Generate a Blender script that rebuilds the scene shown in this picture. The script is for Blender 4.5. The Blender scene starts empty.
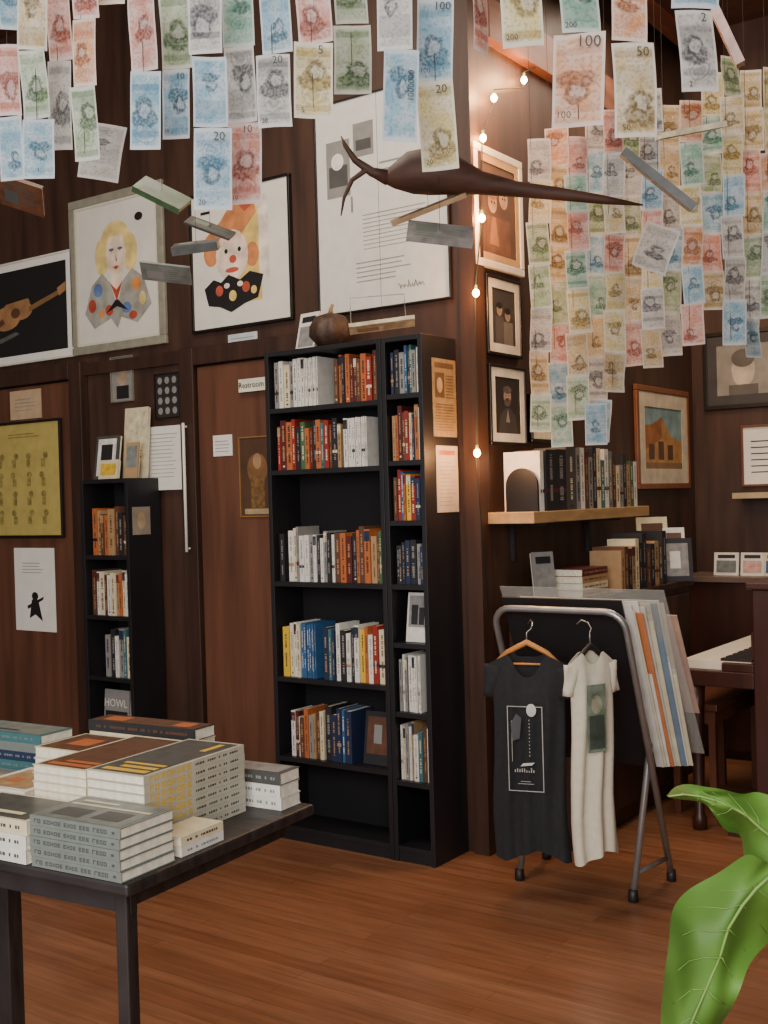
import bpy, bmesh, math, random
from mathutils import Vector, Matrix
random.seed(11)
SC=bpy.context.scene; C=SC.collection
rad=math.radians
FP=1150.0; CAM=Vector((0,0,1.40)); YAW=rad(35.5)
RM=(Matrix.Rotation(YAW,3,'Z')@Matrix.Rotation(rad(90-.65),3,'X')@Matrix.Rotation(rad(-1.6),3,'Z'))
def ray(px,py): return RM@Vector(((px-384)/FP,(512-py)/FP,-1))
def onX(px,py,X): d=ray(px,py); return CAM+d*(X/d.x)
def onY(px,py,Y): d=ray(px,py); return CAM+d*(Y/d.y)
def onZ(px,py,Z): d=ray(px,py); return CAM+d*((Z-CAM.z)/d.z)
def dep(px,py,f): return CAM+ray(px,py)*f
WA=3.86; WB=-2.30; WC=6.20; CEIL=3.9

# ---------------------------------------------------------------- materials
def lin(c): return c/12.92 if c<=.04045 else ((c+.055)/1.055)**2.4
def hx(h): return tuple(lin(int(h[i:i+2],16)/255) for i in (0,2,4))
_m={}
def mat(h,rough=.6,var=.18,scale=12,metal=0,stretch=(1,1,1),bump=0,emit=0,key=''):
    k=(h,rough,var,scale,metal,stretch,bump,emit,key)
    if k in _m: return _m[k]
    m=bpy.data.materials.new('m_'+h+key); m.use_nodes=True; nt=m.node_tree; b=nt.nodes['Principled BSDF']
    c=hx(h); tc=nt.nodes.new('ShaderNodeTexCoord'); mp=nt.nodes.new('ShaderNodeMapping'); mp.inputs['Scale'].default_value=stretch
    nt.links.new(tc.outputs['Object'],mp.inputs['Vector'])
    n=nt.nodes.new('ShaderNodeTexNoise'); n.inputs['Scale'].default_value=scale; n.inputs['Detail'].default_value=4
    nt.links.new(mp.outputs[0],n.inputs['Vector'])
    r=nt.nodes.new('ShaderNodeValToRGB'); r.color_ramp.elements[0].position=.3; r.color_ramp.elements[1].position=.7
    r.color_ramp.elements[0].color=tuple(x*(1-var) for x in c)+(1,); r.color_ramp.elements[1].color=tuple(min(1,x*(1+var)) for x in c)+(1,)
    nt.links.new(n.outputs['Fac'],r.inputs[0]); nt.links.new(r.outputs[0],b.inputs['Base Color'])
    b.inputs['Roughness'].default_value=rough; b.inputs['Metallic'].default_value=metal
    if bump:
        bp=nt.nodes.new('ShaderNodeBump'); bp.inputs['Strength'].default_value=bump; bp.inputs['Distance'].default_value=.01
        nt.links.new(n.outputs['Fac'],bp.inputs['Height']); nt.links.new(bp.outputs[0],b.inputs['Normal'])
    if emit:
        b.inputs['Emission Color'].default_value=c+(1,); b.inputs['Emission Strength'].default_value=emit
    _m[k]=m; return m
COL={'white':'d8d4ca','cream':'d2c6a4','grey':'868480','black':'232224','red':'8c2820','orange':'b05f30','yellow':'d2ab34','blue':'2f5a84','slate':'6e756f','dark':'464744','stone':'b6b09c',
'navy':'1f2b48','teal':'3a666a','green':'43603e','brown':'5a3a28','tan':'a3825b','pink':'c49a90','maroon':'541f1d'}
def cm(n,**k): return mat(COL[n],**({'rough':.5,'var':.1,'scale':30}|k))
def cart(n): return mat(COL[n],.4,.3,30,key='art')
PAGES=mat('dfd7c2',.8,.15,60,stretch=(1,1,1)); BLACKW=mat('19171a',.45,.35,6,stretch=(1,1,.3)); 
WOODD=mat('402a1f',.5,.4,5,stretch=(3,3,.35),bump=.15); DOORW=mat('5f3c2b',.42,.3,4,stretch=(4,4,.3),bump=.1); TRIM=mat('38241a',.45,.35,5,stretch=(4,4,.4))
STEEL=mat('a8a8a6',.35,.1,20,metal=.75); WHITEP=mat('e6e2d8',.75,.05,10); INK=mat('3a3836',.7,.1,20); GOLD=mat('a9793a',.4,.2,20,metal=.3)

def note_mat(h,h2,nm):
    m=bpy.data.materials.new('banknote_'+nm); m.use_nodes=True; nt=m.node_tree; L=nt.links; b=nt.nodes['Principled BSDF']
    def nd(t): return nt.nodes.new('ShaderNode'+t)
    def mth(op,a,bb=None):
        n=nd('Math'); n.operation=op
        for i,v in enumerate((a,bb)):
            if v is None: continue
            if isinstance(v,(int,float)): n.inputs[i].default_value=v
            else: L.new(v,n.inputs[i])
        return n.outputs[0]
    def mr(x,a,b_,c=0,d=1):
        n=nd('MapRange'); L.new(x,n.inputs[0])
        for i,v in enumerate((a,b_,c,d)): n.inputs[i+1].default_value=v
        return n.outputs[0]
    uv=nd('TexCoord'); sp=nd('SeparateXYZ'); L.new(uv.outputs['UV'],sp.inputs[0]); u0,v0=sp.outputs[0],sp.outputs[1]
    oi=nd('ObjectInfo'); rnd=oi.outputs['Random']
    cb=nd('CombineXYZ'); L.new(u0,cb.inputs[0]); L.new(mth('MULTIPLY',v0,2),cb.inputs[1]); L.new(mth('MULTIPLY',rnd,40),cb.inputs[2])
    n1=nd('TexNoise'); n1.inputs['Scale'].default_value=2.5; n1.inputs['Detail'].default_value=3; L.new(cb.outputs[0],n1.inputs['Vector'])
    n2=nd('TexNoise'); n2.inputs['Scale'].default_value=13; n2.inputs['Detail'].default_value=5; L.new(cb.outputs[0],n2.inputs['Vector'])
    n3=nd('TexNoise'); n3.inputs['Scale'].default_value=4; n3.inputs['Detail'].default_value=2; L.new(cb.outputs[0],n3.inputs['Vector'])
    s3=nd('SeparateXYZ'); L.new(n3.outputs['Color'],s3.inputs[0])
    u=mth('ADD',u0,mth('MULTIPLY',mth('SUBTRACT',s3.outputs[0],.5),.28)); v=mth('ADD',v0,mth('MULTIPLY',mth('SUBTRACT',s3.outputs[1],.5),.14))
    r7=mth('FRACT',mth('MULTIPLY',rnd,7.3)); r5=mth('FRACT',mth('MULTIPLY',rnd,23.7)); r3=mth('FRACT',mth('MULTIPLY',rnd,51.1))
    pv=mth('ADD',mth('MULTIPLY',rnd,.35),.33); pu=mth('ADD',mth('MULTIPLY',r7,.3),.35); sz=mth('ADD',mth('MULTIPLY',r5,.8),.75)
    def ell(cu,cv,ru,rv,hard=.7):
        du=mth('DIVIDE',mth('SUBTRACT',u,cu),mth('MULTIPLY',sz,ru)); dv=mth('DIVIDE',mth('SUBTRACT',v,cv),mth('MULTIPLY',sz,rv))
        r2=mth('ADD',mth('MULTIPLY',du,du),mth('MULTIPLY',dv,dv)); return mr(r2,1.2,hard),r2
    mx=mth('MAXIMUM',mth('MULTIPLY',mth('ABSOLUTE',mth('SUBTRACT',u0,.5)),2),mth('ADD',mth('MULTIPLY',mth('ABSOLUTE',mth('SUBTRACT',v0,.5)),1.9),.04))
    bor=mr(mx,.86,.92)
    wv=nd('TexWave'); wv.wave_type='BANDS'; wv.bands_direction='DIAGONAL'; wv.inputs['Scale'].default_value=11; wv.inputs['Distortion'].default_value=9; wv.inputs['Detail Scale'].default_value=.6; L.new(cb.outputs[0],wv.inputs['Vector'])
    def mix(f,a,c2):
        n=nd('Mix'); n.data_type='RGBA'
        if isinstance(f,(int,float)): n.inputs[0].default_value=f
        else: L.new(f,n.inputs[0])
        for i,x in ((6,a),(7,c2)):
            if isinstance(x,tuple): n.inputs[i].default_value=x+(1,)
            else: L.new(x,n.inputs[i])
        return n.outputs[2]
    c=hx(h); c2=hx(h2); lt=tuple(min(1,.5*x+.36) for x in c); dk=tuple(x*.4+.015 for x in c2)
    base=mix(mr(n1.outputs['Fac'],.38,.62),lt,c)
    base=mix(mth('MULTIPLY',wv.outputs['Fac'],.22),base,c2)
    bandv=mth('ABSOLUTE',mth('SUBTRACT',mth('ABSOLUTE',mth('SUBTRACT',v0,.5)),mth('ADD',mth('MULTIPLY',r7,.14),.26)))
    base=mix(mth('MULTIPLY',mr(bandv,.05,.03),mth('MULTIPLY',r5,.6)),base,c2)
    # side panel of solid tint on some notes
    base=mix(mth('MULTIPLY',mr(mth('ABSOLUTE',mth('SUBTRACT',v0,mth('ADD',mth('MULTIPLY',r3,.7),.15))),.14,.13),mth('MULTIPLY',r3,.35)),base,c2)
    ro,r2=ell(.5,mth('SUBTRACT',pv,.33),.3,.12)
    ring=mth('ADD',mth('MULTIPLY',mth('SINE',mth('MULTIPLY',r2,14)),.22),.25)
    base=mix(mth('MULTIPLY',mth('MULTIPLY',ro,ring),mr(r3,.4,.5)),base,c2)
    sh,_=ell(pu,mth('SUBTRACT',pv,.14),.36,.09); hr,_=ell(pu,pv,.21,.105); fc,_=ell(mth('ADD',pu,.03),mth('SUBTRACT',pv,.02),.12,.065)
    tone=mr(n2.outputs['Fac'],.4,.6,.5,.9)
    base=mix(mth('MULTIPLY',sh,tone),base,tuple(x*.6 for x in c2))
    base=mix(mth('MULTIPLY',hr,tone),base,dk)
    base=mix(mth('MULTIPLY',fc,.55),base,lt)
    base=mix(mth('MULTIPLY',mr(n2.outputs['Fac'],.52,.6),.32),base,dk)
    base=mix(mth('MULTIPLY',bor,.8),base,tuple(min(1,.6*x+.28) for x in lt))
    L.new(base,b.inputs['Base Color']); b.inputs['Roughness'].default_value=.65
    tr=nd('BsdfTranslucent'); L.new(base,tr.inputs[0]); ms=nd('MixShader'); ms.inputs[0].default_value=.35
    out=[n for n in nt.nodes if n.type=='OUTPUT_MATERIAL'][0]
    L.new(b.outputs[0],ms.inputs[1]); L.new(tr.outputs[0],ms.inputs[2]); L.new(ms.outputs[0],out.inputs[0])
    return m
NM={k:note_mat(a,b_,k.replace(' ','_')) for k,(a,b_) in {'pale blue':('8db4c8','34708f'),'pink':('d29a8c','a04f3e'),'beige':('cdbb90','866e38'),'grey green':('a3b694','4f7048'),
 'pale orange':('d8a47c','ac6234'),'light grey':('babab3','5c5e66'),'cream yellow':('d8cd96','9a8038'),'teal green':('8cb6a4','367260')}.items()}

# ---------------------------------------------------------------- mesh builder
_txt={}
class MB:
    def __init__(s): s.bm=bmesh.new(); s.uv=None
    def face(s,vs,mi=0,sm=False):
        try: f=s.bm.faces.new(vs)
        except ValueError: return None
        f.material_index=mi; f.smooth=sm; return f
    def poly(s,pts,mi=0): return s.face([s.bm.verts.new(p) for p in pts],mi)
    def box(s,x0,x1,y0,y1,z0,z1,mi=0,M=None):
        v=[Vector(p) for p in ((x0,y0,z0),(x1,y0,z0),(x1,y1,z0),(x0,y1,z0),(x0,y0,z1),(x1,y0,z1),(x1,y1,z1),(x0,y1,z1))]
        if M: v=[M@p for p in v]
        v=[s.bm.verts.new(p) for p in v]
        for q in ((3,2,1,0),(4,5,6,7),(0,1,5,4),(1,2,6,5),(2,3,7,6),(3,0,4,7)): s.face([v[i] for i in q],mi)
        return s
    def loft(s,rings,mi=0,caps=True,sm=True,closed=True):
        R=[[s.bm.verts.new(p) for p in r] for r in rings]; n=len(R[0])
        for a,b in zip(R,R[1:]):
            for i in range(n if closed else n-1):
                j=(i+1)%n; s.face([a[i],a[j],b[j],b[i]],mi,sm)
        if caps: s.face(R[0][::-1],mi); s.face(R[-1],mi)
        return s
    def tube(s,pts,r,n=8,mi=0):
        pts=[Vector(p) for p in pts]; rings=[]; k=len(pts)
        rr=r if isinstance(r,(list,tuple)) else [r]*k
        ref=None
        for i,p in enumerate(pts):
            t=(pts[min(i+1,k-1)]-pts[max(i-1,0)]).normalized()
            if ref is None: ref=Vector((0,0,1)) if abs(t.z)<.9 else Vector((1,0,0))
            a=(ref-t*ref.dot(t)).normalized(); ref=a; b=t.cross(a)
            rings.append([p+(a*math.cos(2*math.pi*j/n)+b*math.sin(2*math.pi*j/n))*rr[i] for j in range(n)])
        return s.loft(rings,mi)
    def lathe(s,prof,n=16,mi=0,c=(0,0,0),rib=0):
        c=Vector(c)
        return s.loft([[c+Vector((r*(1+rib*math.cos(8*2*math.pi*j/n))*math.cos(2*math.pi*j/n),r*(1+rib*math.cos(8*2*math.pi*j/n))*math.sin(2*math.pi*j/n),z)) for j in range(n)] for r,z in prof],mi)
    def text(s,body,size,loc,mi=0,rot=None,align='CENTER'):
        k=(body,align)
        if k not in _txt:
            cu=bpy.data.curves.new('t','FONT'); cu.body=body; cu.align_x=align; cu.align_y='CENTER'; cu.resolution_u=2
            o=bpy.data.objects.new('t',cu); C.objects.link(o); dg=bpy.context.evaluated_depsgraph_get()
            me=bpy.data.meshes.new_from_object(o.evaluated_get(dg)); bpy.data.objects.remove(o); _txt[k]=me
        T=Matrix.Translation(loc)@(rot or Matrix.Rotation(rad(90),4,'X'))@Matrix.Scale(size,4)
        b=bmesh.new(); b.from_mesh(_txt[k]); b.transform(T)
        mp={v:s.bm.verts.new(v.co) for v in b.verts}
        for f in b.faces: s.face([mp[v] for v in f.verts],mi)
        b.free(); return s
    def build(s,name,mats,parent=None,loc=(0,0,0),rot=(0,0,0),bevel=0,sub=0,smooth=False,kind=None):
        me=bpy.data.meshes.new(name)
        if not isinstance(mats,(list,tuple)): mats=[mats]
        for m in mats: me.materials.append(m)
        s.bm.to_mesh(me); s.bm.free()
        if smooth:
            for p in me.polygons: p.use_smooth=True
        o=bpy.data.objects.new(name,me); C.objects.link(o); o.location=loc; o.rotation_euler=rot
        if parent: o.parent=parent
        if bevel:
            b=o.modifiers.new('b','BEVEL'); b.width=bevel; b.segments=2; b.limit_method='ANGLE'
        if sub: q=o.modifiers.new('s','SUBSURF'); q.levels=sub; q.render_levels=sub
        if kind: o['kind']=kind
        return o
def tag(o,label,cat,group=None):
    o['label']=label; o['category']=cat
    if group: o['group']=group
    return o
def thing(name,label,cat,loc=(0,0,0),rz=0,group=None):
    o=bpy.data.objects.new(name,None); C.objects.link(o); o.location=loc; o.rotation_euler=(0,0,rz); o.empty_display_size=.05
    return tag(o,label,cat,group)
ORD=['','first','second','third','fourth','fifth','sixth','seventh','eighth','ninth','tenth','eleventh','twelfth','thirteenth','fourteenth','fifteenth','sixteenth','seventeenth','eighteenth','nineteenth','twentieth','twenty-first','twenty-second','twenty-third','twenty-fourth','twenty-fifth']

# ---------------------------------------------------------------- shell
def floor_mat():
    m=bpy.data.materials.new('plank_floor'); m.use_nodes=True; nt=m.node_tree; L=nt.links; b=nt.nodes['Principled BSDF']
    tc=nt.nodes.new('ShaderNodeTexCoord'); br=nt.nodes.new('ShaderNodeTexBrick'); L.new(tc.outputs['Object'],br.inputs['Vector'])
    br.inputs['Scale'].default_value=1; br.inputs['Brick Width'].default_value=1.1; br.inputs['Row Height'].default_value=.057; br.inputs['Mortar Size'].default_value=.001
    br.inputs['Color1'].default_value=hx('8d6044')+(1,); br.inputs['Color2'].default_value=hx('805237')+(1,); br.inputs['Mortar'].default_value=hx('5a3825')+(1,)
    mp=nt.nodes.new('ShaderNodeMapping'); mp.inputs['Scale'].default_value=(1.2,14,1); L.new(tc.outputs['Object'],mp.inputs[0])
    n=nt.nodes.new('ShaderNodeTexNoise'); n.inputs['Scale'].default_value=3; n.inputs['Detail'].default_value=6; L.new(mp.outputs[0],n.inputs[0])
    r=nt.nodes.new('ShaderNodeMapRange'); L.new(n.outputs['Fac'],r.inputs[0]); r.inputs[1].default_value=.3; r.inputs[2].default_value=.7; r.inputs[3].default_value=.76; r.inputs[4].default_value=1.2
    mx=nt.nodes.new('ShaderNodeMix'); mx.data_type='RGBA'; mx.blend_type='MULTIPLY'; mx.inputs[0].default_value=1; L.new(br.outputs[0],mx.inputs[6]); L.new(r.outputs[0],mx.inputs[7])
    L.new(mx.outputs[2],b.inputs['Base Color']); b.inputs['Roughness'].default_value=.32; return m
MB().box(-6.4,3,-1.5,6.4,-.1,0).build('floor',floor_mat(),kind='structure')
MB().box(-6.4,3,-1.5,6.4,CEIL,CEIL+.1).build('ceiling',mat('523628',.6,.3,4,stretch=(1,6,1)),kind='structure')
MB().box(-6.4,WB,WA,WA+.12,0,CEIL).build('wall_back_left',WOODD,kind='structure')
MB().box(WB-.12,WB,WA+.12,WC,0,CEIL).build('wall_return',WOODD,kind='structure')
MB().box(WB-.12,3,WC,WC+.12,0,CEIL).build('wall_back_right',WOODD,kind='structure')
MB().box(-6.4,-6.28,-1.5,WA,0,CEIL).build('wall_left',WOODD,kind='structure')
MB().box(2.9,3,-1.5,WC,0,CEIL).build('wall_right',WOODD,kind='structure')
MB().box(WB,WB+.015,WA,WC,0,.12).build('baseboard_return',TRIM,kind='structure')
MB().box(WB-.05,WB+.018,WA-.018,WA+.06,0,CEIL).build('trim_1',mat('3c261b',.5,.4,5,stretch=(4,4,.4)),kind='structure')
for i,z in enumerate((3.2,)):
    MB().box(WB,WB+.05,WA+.1,WC,z,z+.16).box(WB+.05,2.9,WC-.06,WC,z,z+.16).build('trim_2',mat('6c4433',.5,.3,5,stretch=(1,1,4)),kind='structure')
for k in range(5):
    x=-2.2+k*1.0
    MB().box(x,x+.12,-1.5,WC,CEIL-.18,CEIL).build('trim_%d'%(3+k),mat('623d2c',.5,.3,5,stretch=(4,.4,4)),kind='structure')
d1r=onY(80,550,WA).x; d2l=onY(207,560,WA).x
def door(n,x0,x1,zt):
    m=MB(); m.box(x0,x1,WA-.03,WA-.001,0.01,zt)
    m.build('door_%d'%n,DOORW,kind='structure',bevel=.004)
    t=MB(); 
    t.box(x0-.10,x0-.008,WA-.05,WA-.001,0,zt+.09).box(x1+.008,x1+.10,WA-.05,WA-.001,0,zt+.09).box(x0-.008,x1+.008,WA-.05,WA-.001,zt+.008,zt+.09)
    t.build('trim_%d'%(10+n),TRIM,kind='structure',bevel=.004)
door(1,d1r-.85,d1r,2.04); door(2,d2l,d2l+.72,2.03)
MB().box(d1r+.1,d2l-.1,WA-.02,WA-.001,2.06,2.12).build('trim_20',TRIM,kind='structure')
MB().box(d1r+.1,d2l-.1,WA-.015,WA-.001,0,.12).build('baseboard_back',TRIM,kind='structure')

# ---------------------------------------------------------------- bookcases
def bookcase(label,x0,x1,yf,yb,zt,zs,base=.06):
    t=thing('bookcase',label,'bookcase',((x0+x1)/2,(yf+yb)/2,0)); w=(x1-x0)/2; d=(yb-yf)/2
    for s in (-1,1):
        a=-w if s<0 else w-.02
        MB().box(a,a+.02,-d,d,0,zt).build('side_panel',BLACKW,t,bevel=.0015)
    MB().box(-w+.02,w-.02,-d,d,zt-.02,zt).build('top_panel',BLACKW,t,bevel=.0015)
    MB().box(-w+.02,w-.02,d-.008,d,.0,zt-.02).build('back_panel',mat('100e10',.95,.3,5),t)
    for z in zs: MB().box(-w+.02,w-.02,-d+.003,d-.008,z-.02,z).build('shelf',BLACKW,t,bevel=.001)
    MB().box(-w+.02,w-.02,-d+.006,-d+.02,0,base-.02).build('plinth',BLACKW,t)
    return t
XW0,XW1=-3.168,-2.575; XN1=-2.385; YF=3.615
ZW=[1.785,1.53,1.07,.675,.345,.06]; ZN=[1.80,1.545,1.315,1.07,.845,.578,.313,.06]
bookcase('tall wide black wooden bookcase with five rows of books beside the restroom door',XW0,XW1-.001,YF,WA-.053,2.02,ZW)
bookcase('tall narrow black bookcase joined to the right of the wide bookcase',XW1+.001,XN1,YF,WA-.004,2.02,ZN)
XL0,XL1=-4.38,-4.05; ZL=[1.17,.885,.595,.33,.06]
bookcase('low narrow black bookcase between the two brown doors',XL0,XL1,3.64,WA-.017,1.53,ZL)

def book_bm(t,h,d,title=True,cover=None,m=None):
    """x thickness, y depth (spine at -y), z height; slots 0 cover 1 pages 2 accent 3 accent2"""
    m=m or MB(); c=min(.0025,t*.15)
    m.box(-t/2,-t/2+c,-d/2,d/2,0,h).box(t/2-c,t/2,-d/2,d/2,0,h).box(-t/2+c,t/2-c,-d/2,-d/2+c,0,h)
    m.box(-t/2+c,t/2-c,-d/2+c,d/2-.003,.002,h-.002,1)
    e=.0004; y=-d/2-e
    if title:
        a=random.uniform(.45,.62); b_=random.uniform(.82,.93); w=t*random.uniform(.12,.22); st=random.random()
        if st<.25: m.poly([(-t/2,y,h*.3),(t/2,y,h*.3),(t/2,y,h*.36),(-t/2,y,h*.36)],3)
        elif st<.4: m.poly([(-t/2,y,h*.78),(t/2,y,h*.78),(t/2,y,h*.97),(-t/2,y,h*.97)],3)
        y-=.0002
        for (z0,z1) in ((a,b_),(random.uniform(.12,.2),a-.1)):
            z=z0*h
            while z<z1*h-.003:
                l=random.uniform(.003,.0065); w2=w*random.uniform(.7,1)
                m.poly([(-w2,y,z),(w2,y,z),(w2,y,z+l),(-w2,y,z+l)],2); z+=l+(.0018 if random.random()<.82 else .006)
        if st>.7: m.poly([(-t*.18,y,.012),(t*.18,y,.012),(t*.18,y,.019),(-t*.18,y,.019)],3)
    if cover:
        for (z0,z1,y0,y1,mi) in cover:
            for sx in (-1,1):
                x=sx*(t/2+e*(1+(mi==2)))
                pts=[(x,-d/2+y0*d,z0*h),(x,-d/2+y1*d,z0*h),(x,-d/2+y1*d,z1*h),(x,-d/2+y0*d,z1*h)]
                m.poly(pts if sx>0 else pts[::-1],mi)
    return m
ACC={'white':'grey','cream':'brown','grey':'black','black':'grey','red':'cream','orange':'black','yellow':'black','blue':'white','navy':'tan','teal':'cream','green':'cream','brown':'tan','tan':'brown','pink':'black','maroon':'tan','slate':'cream','stone':'dark','dark':'cream'}
def shelf_row(x0,x1,z,yf,segs,where,group,kind='paperback'):
    k=1
    for f0,f1,n,cols,h0,h1 in segs:
        a=x0+(x1-x0)*f0; b=x0+(x1-x0)*f1; ws=[random.uniform(.6,1.4) for _ in range(n)]; s=(b-a)/sum(ws)
        same=len(set(cols))==1; hs=random.uniform(h0,h1)
        for i in range(n):
            t=ws[i]*s if not same else (b-a)/n; c=cols[i%len(cols)]; h=random.uniform(h0-.012,h1) if not same else hs+random.uniform(-.004,.002); d=random.uniform(.125,.16)
            acc='dark' if same and c=='white' else ACC[c]; o=book_bm(t-(.0026 if same else .0016),h,d).build('paperback_book',[cm(c),PAGES,cm(acc),cm('black' if same else random.choice(['maroon','black','tan','cream','navy']))],
                loc=(a+t/2,yf+.02+random.uniform(0,.01)+d/2,z+.0003))
            tag(o,f'{c} {kind}, {ORD[k]} from left on {where}','book',group); a+=t; k+=1
xa,xb=XW0+.023,XW1-.023
wc='of the wide bookcase'
shelf_row(xa,xb,ZW[0],YF,[(.02,.2,4,['grey','white','cream','grey'],.185,.205),(.2,.56,9,['white'],.195,.2),(.59,.76,5,['brown','orange','black','orange','maroon'],.185,.21),(.76,.97,5,['maroon','brown','orange','red','brown'],.18,.2)],'top shelf '+wc,'books on the top shelf of the wide bookcase')
shelf_row(xa,xb,ZW[1],YF,[(.03,.25,5,['red','maroon','orange','red','black'],.18,.21),(.25,.63,10,['green','orange','maroon','black','orange','teal','red','brown','black','tan'],.17,.2),(.66,.98,8,['white'],.195,.2)],'second shelf '+wc,'books on the second shelf of the wide bookcase')
shelf_row(xa,xb,ZW[2],YF,[(.02,.07,1,['black'],.2,.2),(.1,.35,6,['white','cream','grey','white','white','grey'],.2,.235),(.35,.54,6,['white','black','white','grey','black','white'],.19,.215),(.55,.98,10,['brown','orange','maroon','black','orange','brown','orange','tan','brown','green'],.185,.225)],'third shelf '+wc,'books on the third shelf of the wide bookcase')
shelf_row(xa,xb,ZW[3],YF,[(.03,.2,4,['yellow','cream','white','cream'],.21,.235),(.2,.42,7,['blue'],.215,.225),(.42,.53,3,['navy','teal','navy'],.2,.22),(.54,.98,10,['white','black','white','black','white','yellow','orange','white','red','cream'],.2,.23)],'fourth shelf '+wc,'books on the fourth shelf of the wide bookcase')
shelf_row(xa,xb,ZW[4],YF,[(.08,.4,9,['white','maroon','white','brown','orange','grey','tan','brown','cream'],.175,.205),(.41,.47,1,['black'],.22,.22),(.47,.66,4,['navy','navy','blue','navy'],.2,.22)],'fifth shelf '+wc,'books on the fifth shelf of the wide bookcase')
def faceout(label,x,y,z,w,h,cols,cat='book',lean=8,art=None,rz=0,name='display_book',txt=None):
    t=thing(name,label,cat,(x,y,z),rz); M=(rad(-lean),0,0)
    m=MB(); m.box(-w/2,w/2,0,.008,0,h); m.build('cover',cm(cols[0]),t,rot=M)
    m=MB()
    for (a,b,c_,d_,mi) in (art or [(.1,.9,.12,.65,0),(.15,.85,.75,.9,1)]):
        m.poly([(-w/2+a*w,-.0006-.0004*mi,c_*h),(-w/2+b*w,-.0006-.0004*mi,c_*h),(-w/2+b*w,-.0006-.0004*mi,d_*h),(-w/2+a*w,-.0006-.0004*mi,d_*h)],mi)
    if txt: m.text(txt[0],txt[1],(txt[3] if len(txt)>3 else 0,-.002,h*txt[2]),1)
    m.build('cover_picture',[cart(cols[1]),cm(cols[2])],t,rot=M)
    m=MB(); m.box(-w/2+.002,w/2-.002,.0082,.018,.002,h-.003); m.build('page_block',PAGES,t,rot=M)
    return t
faceout('dark face-out book with a portrait cover at right end of fifth shelf',xa+.46,YF+.05,ZW[4]+.002,.13,.21,('black','brown','grey'),art=[(.1,.9,.2,.9,0),(.35,.65,.4,.75,1)])
na,nb=XW1+.023,XN1-.023; nc='shelf of the narrow bookcase'
shelf_row(na,nb,ZN[0],YF,[(.05,.95,8,['navy','black','grey','blue','black','teal','grey','white'],.17,.19)],'top '+nc,'books on the top shelf of the narrow bookcase')
shelf_row(na,nb,ZN[1],YF,[(.03,.97,9,['tan','orange','maroon','brown','red','cream','navy','orange','cream'],.18,.215)],'second '+nc,'books on the second shelf of the narrow bookcase')
shelf_row(na,nb,ZN[2],YF,[(.03,.97,8,['brown','red','blue','orange','yellow','red','navy','blue'],.17,.2)],'third '+nc,'books on the third shelf of the narrow bookcase')
shelf_row(na,nb,ZN[3],YF,[(.05,.95,7,['black','navy','black','navy','black','grey','navy'],.15,.175)],'fourth '+nc,'books on the fourth shelf of the narrow bookcase')
shelf_row(na,nb,ZN[5],YF,[(.05,.3,3,['grey','white','grey'],.2,.22),(.32,.97,5,['white'],.22,.235)],'sixth '+nc,'books on the sixth shelf of the narrow bookcase')
shelf_row(na,nb,ZN[6],YF,[(.03,.97,9,['white','cream','grey','white','tan','white','teal','brown','white'],.19,.235)],'seventh '+nc,'books on the seventh shelf of the narrow bookcase')
faceout('face-out booklet with a sepia group photo on fifth shelf of narrow bookcase',(na+nb)/2+.01,YF+.04,ZN[4]+.002,.1,.19,('white','grey','black'),art=[(.08,.92,.3,.94,0),(.2,.5,.35,.75,1),(.55,.8,.35,.7,1)])
la,lb=XL0+.023,XL1-.023; lc='shelf of the low left bookcase'
shelf_row(la,lb,ZL[0],3.64,[(.1,.75,6,['orange','tan','brown','orange','tan','brown'],.2,.235),(.75,.95,2,['black','brown'],.19,.2)],'top '+lc,'books on the top shelf of the low bookcase')
shelf_row(la,lb,ZL[1],3.64,[(.05,.97,10,['brown','white','cream','maroon','white','cream','tan','orange','cream','white'],.2,.22)],'second '+lc,'books on the second shelf of the low bookcase')
shelf_row(la,lb,ZL[2],3.64,[(.35,.97,6,['grey','black','white','grey','teal','cream'],.2,.23)],'third '+lc,'books on the third shelf of the low bookcase')
faceout('grey face-out book titled HOWL in low left bookcase',(la+lb)/2+.01,3.665,ZL[3]+.002,.17,.2,('grey','black','white'),art=[(.05,.95,.03,.5,0)],txt=('HOWL',.052,.68,-.005),lean=4)
# ------------------------------------------------- framed pictures
def E(cx,cy,rx,ry,n=18,a0=0,a1=360): return [(cx+rx*math.cos(rad(a0+(a1-a0)*i/n)),cy+ry*math.sin(rad(a0+(a1-a0)*i/n))) for i in range(n if a1-a0==360 else n+1)]
def R(a,b,c,d): return [(a,c),(b,c),(b,d),(a,d)]
def lines(a,b,c,d,n,mi,ragged=.35,th=.35):
    out=[]; s=(d-c)/n
    for i in range(n): out.append((R(a,b-(b-a)*random.uniform(0,ragged),c+i*s,c+i*s+s*th),mi))
    return out
def wallpos(plane,xl,yt,xr,yb,off):
    ym=(yt+yb)/2; xm=(xl+xr)/2
    g=(lambda x,y:onY(x,y,WA-off)) if plane=='A' else (lambda x,y:onX(x,y,WB+off)) if plane=='B' else (lambda x,y:onY(x,y,WC-off))
    l=g(xl,ym); r=g(xr,ym); t=g(xm,yt); b=g(xm,yb)
    w=(r-l).length; h=t.z-b.z
    c=(l+r)/2; return Vector((c.x,c.y,(t.z+b.z)/2)),w,h,(rad(90) if plane=='B' else 0)
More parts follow.
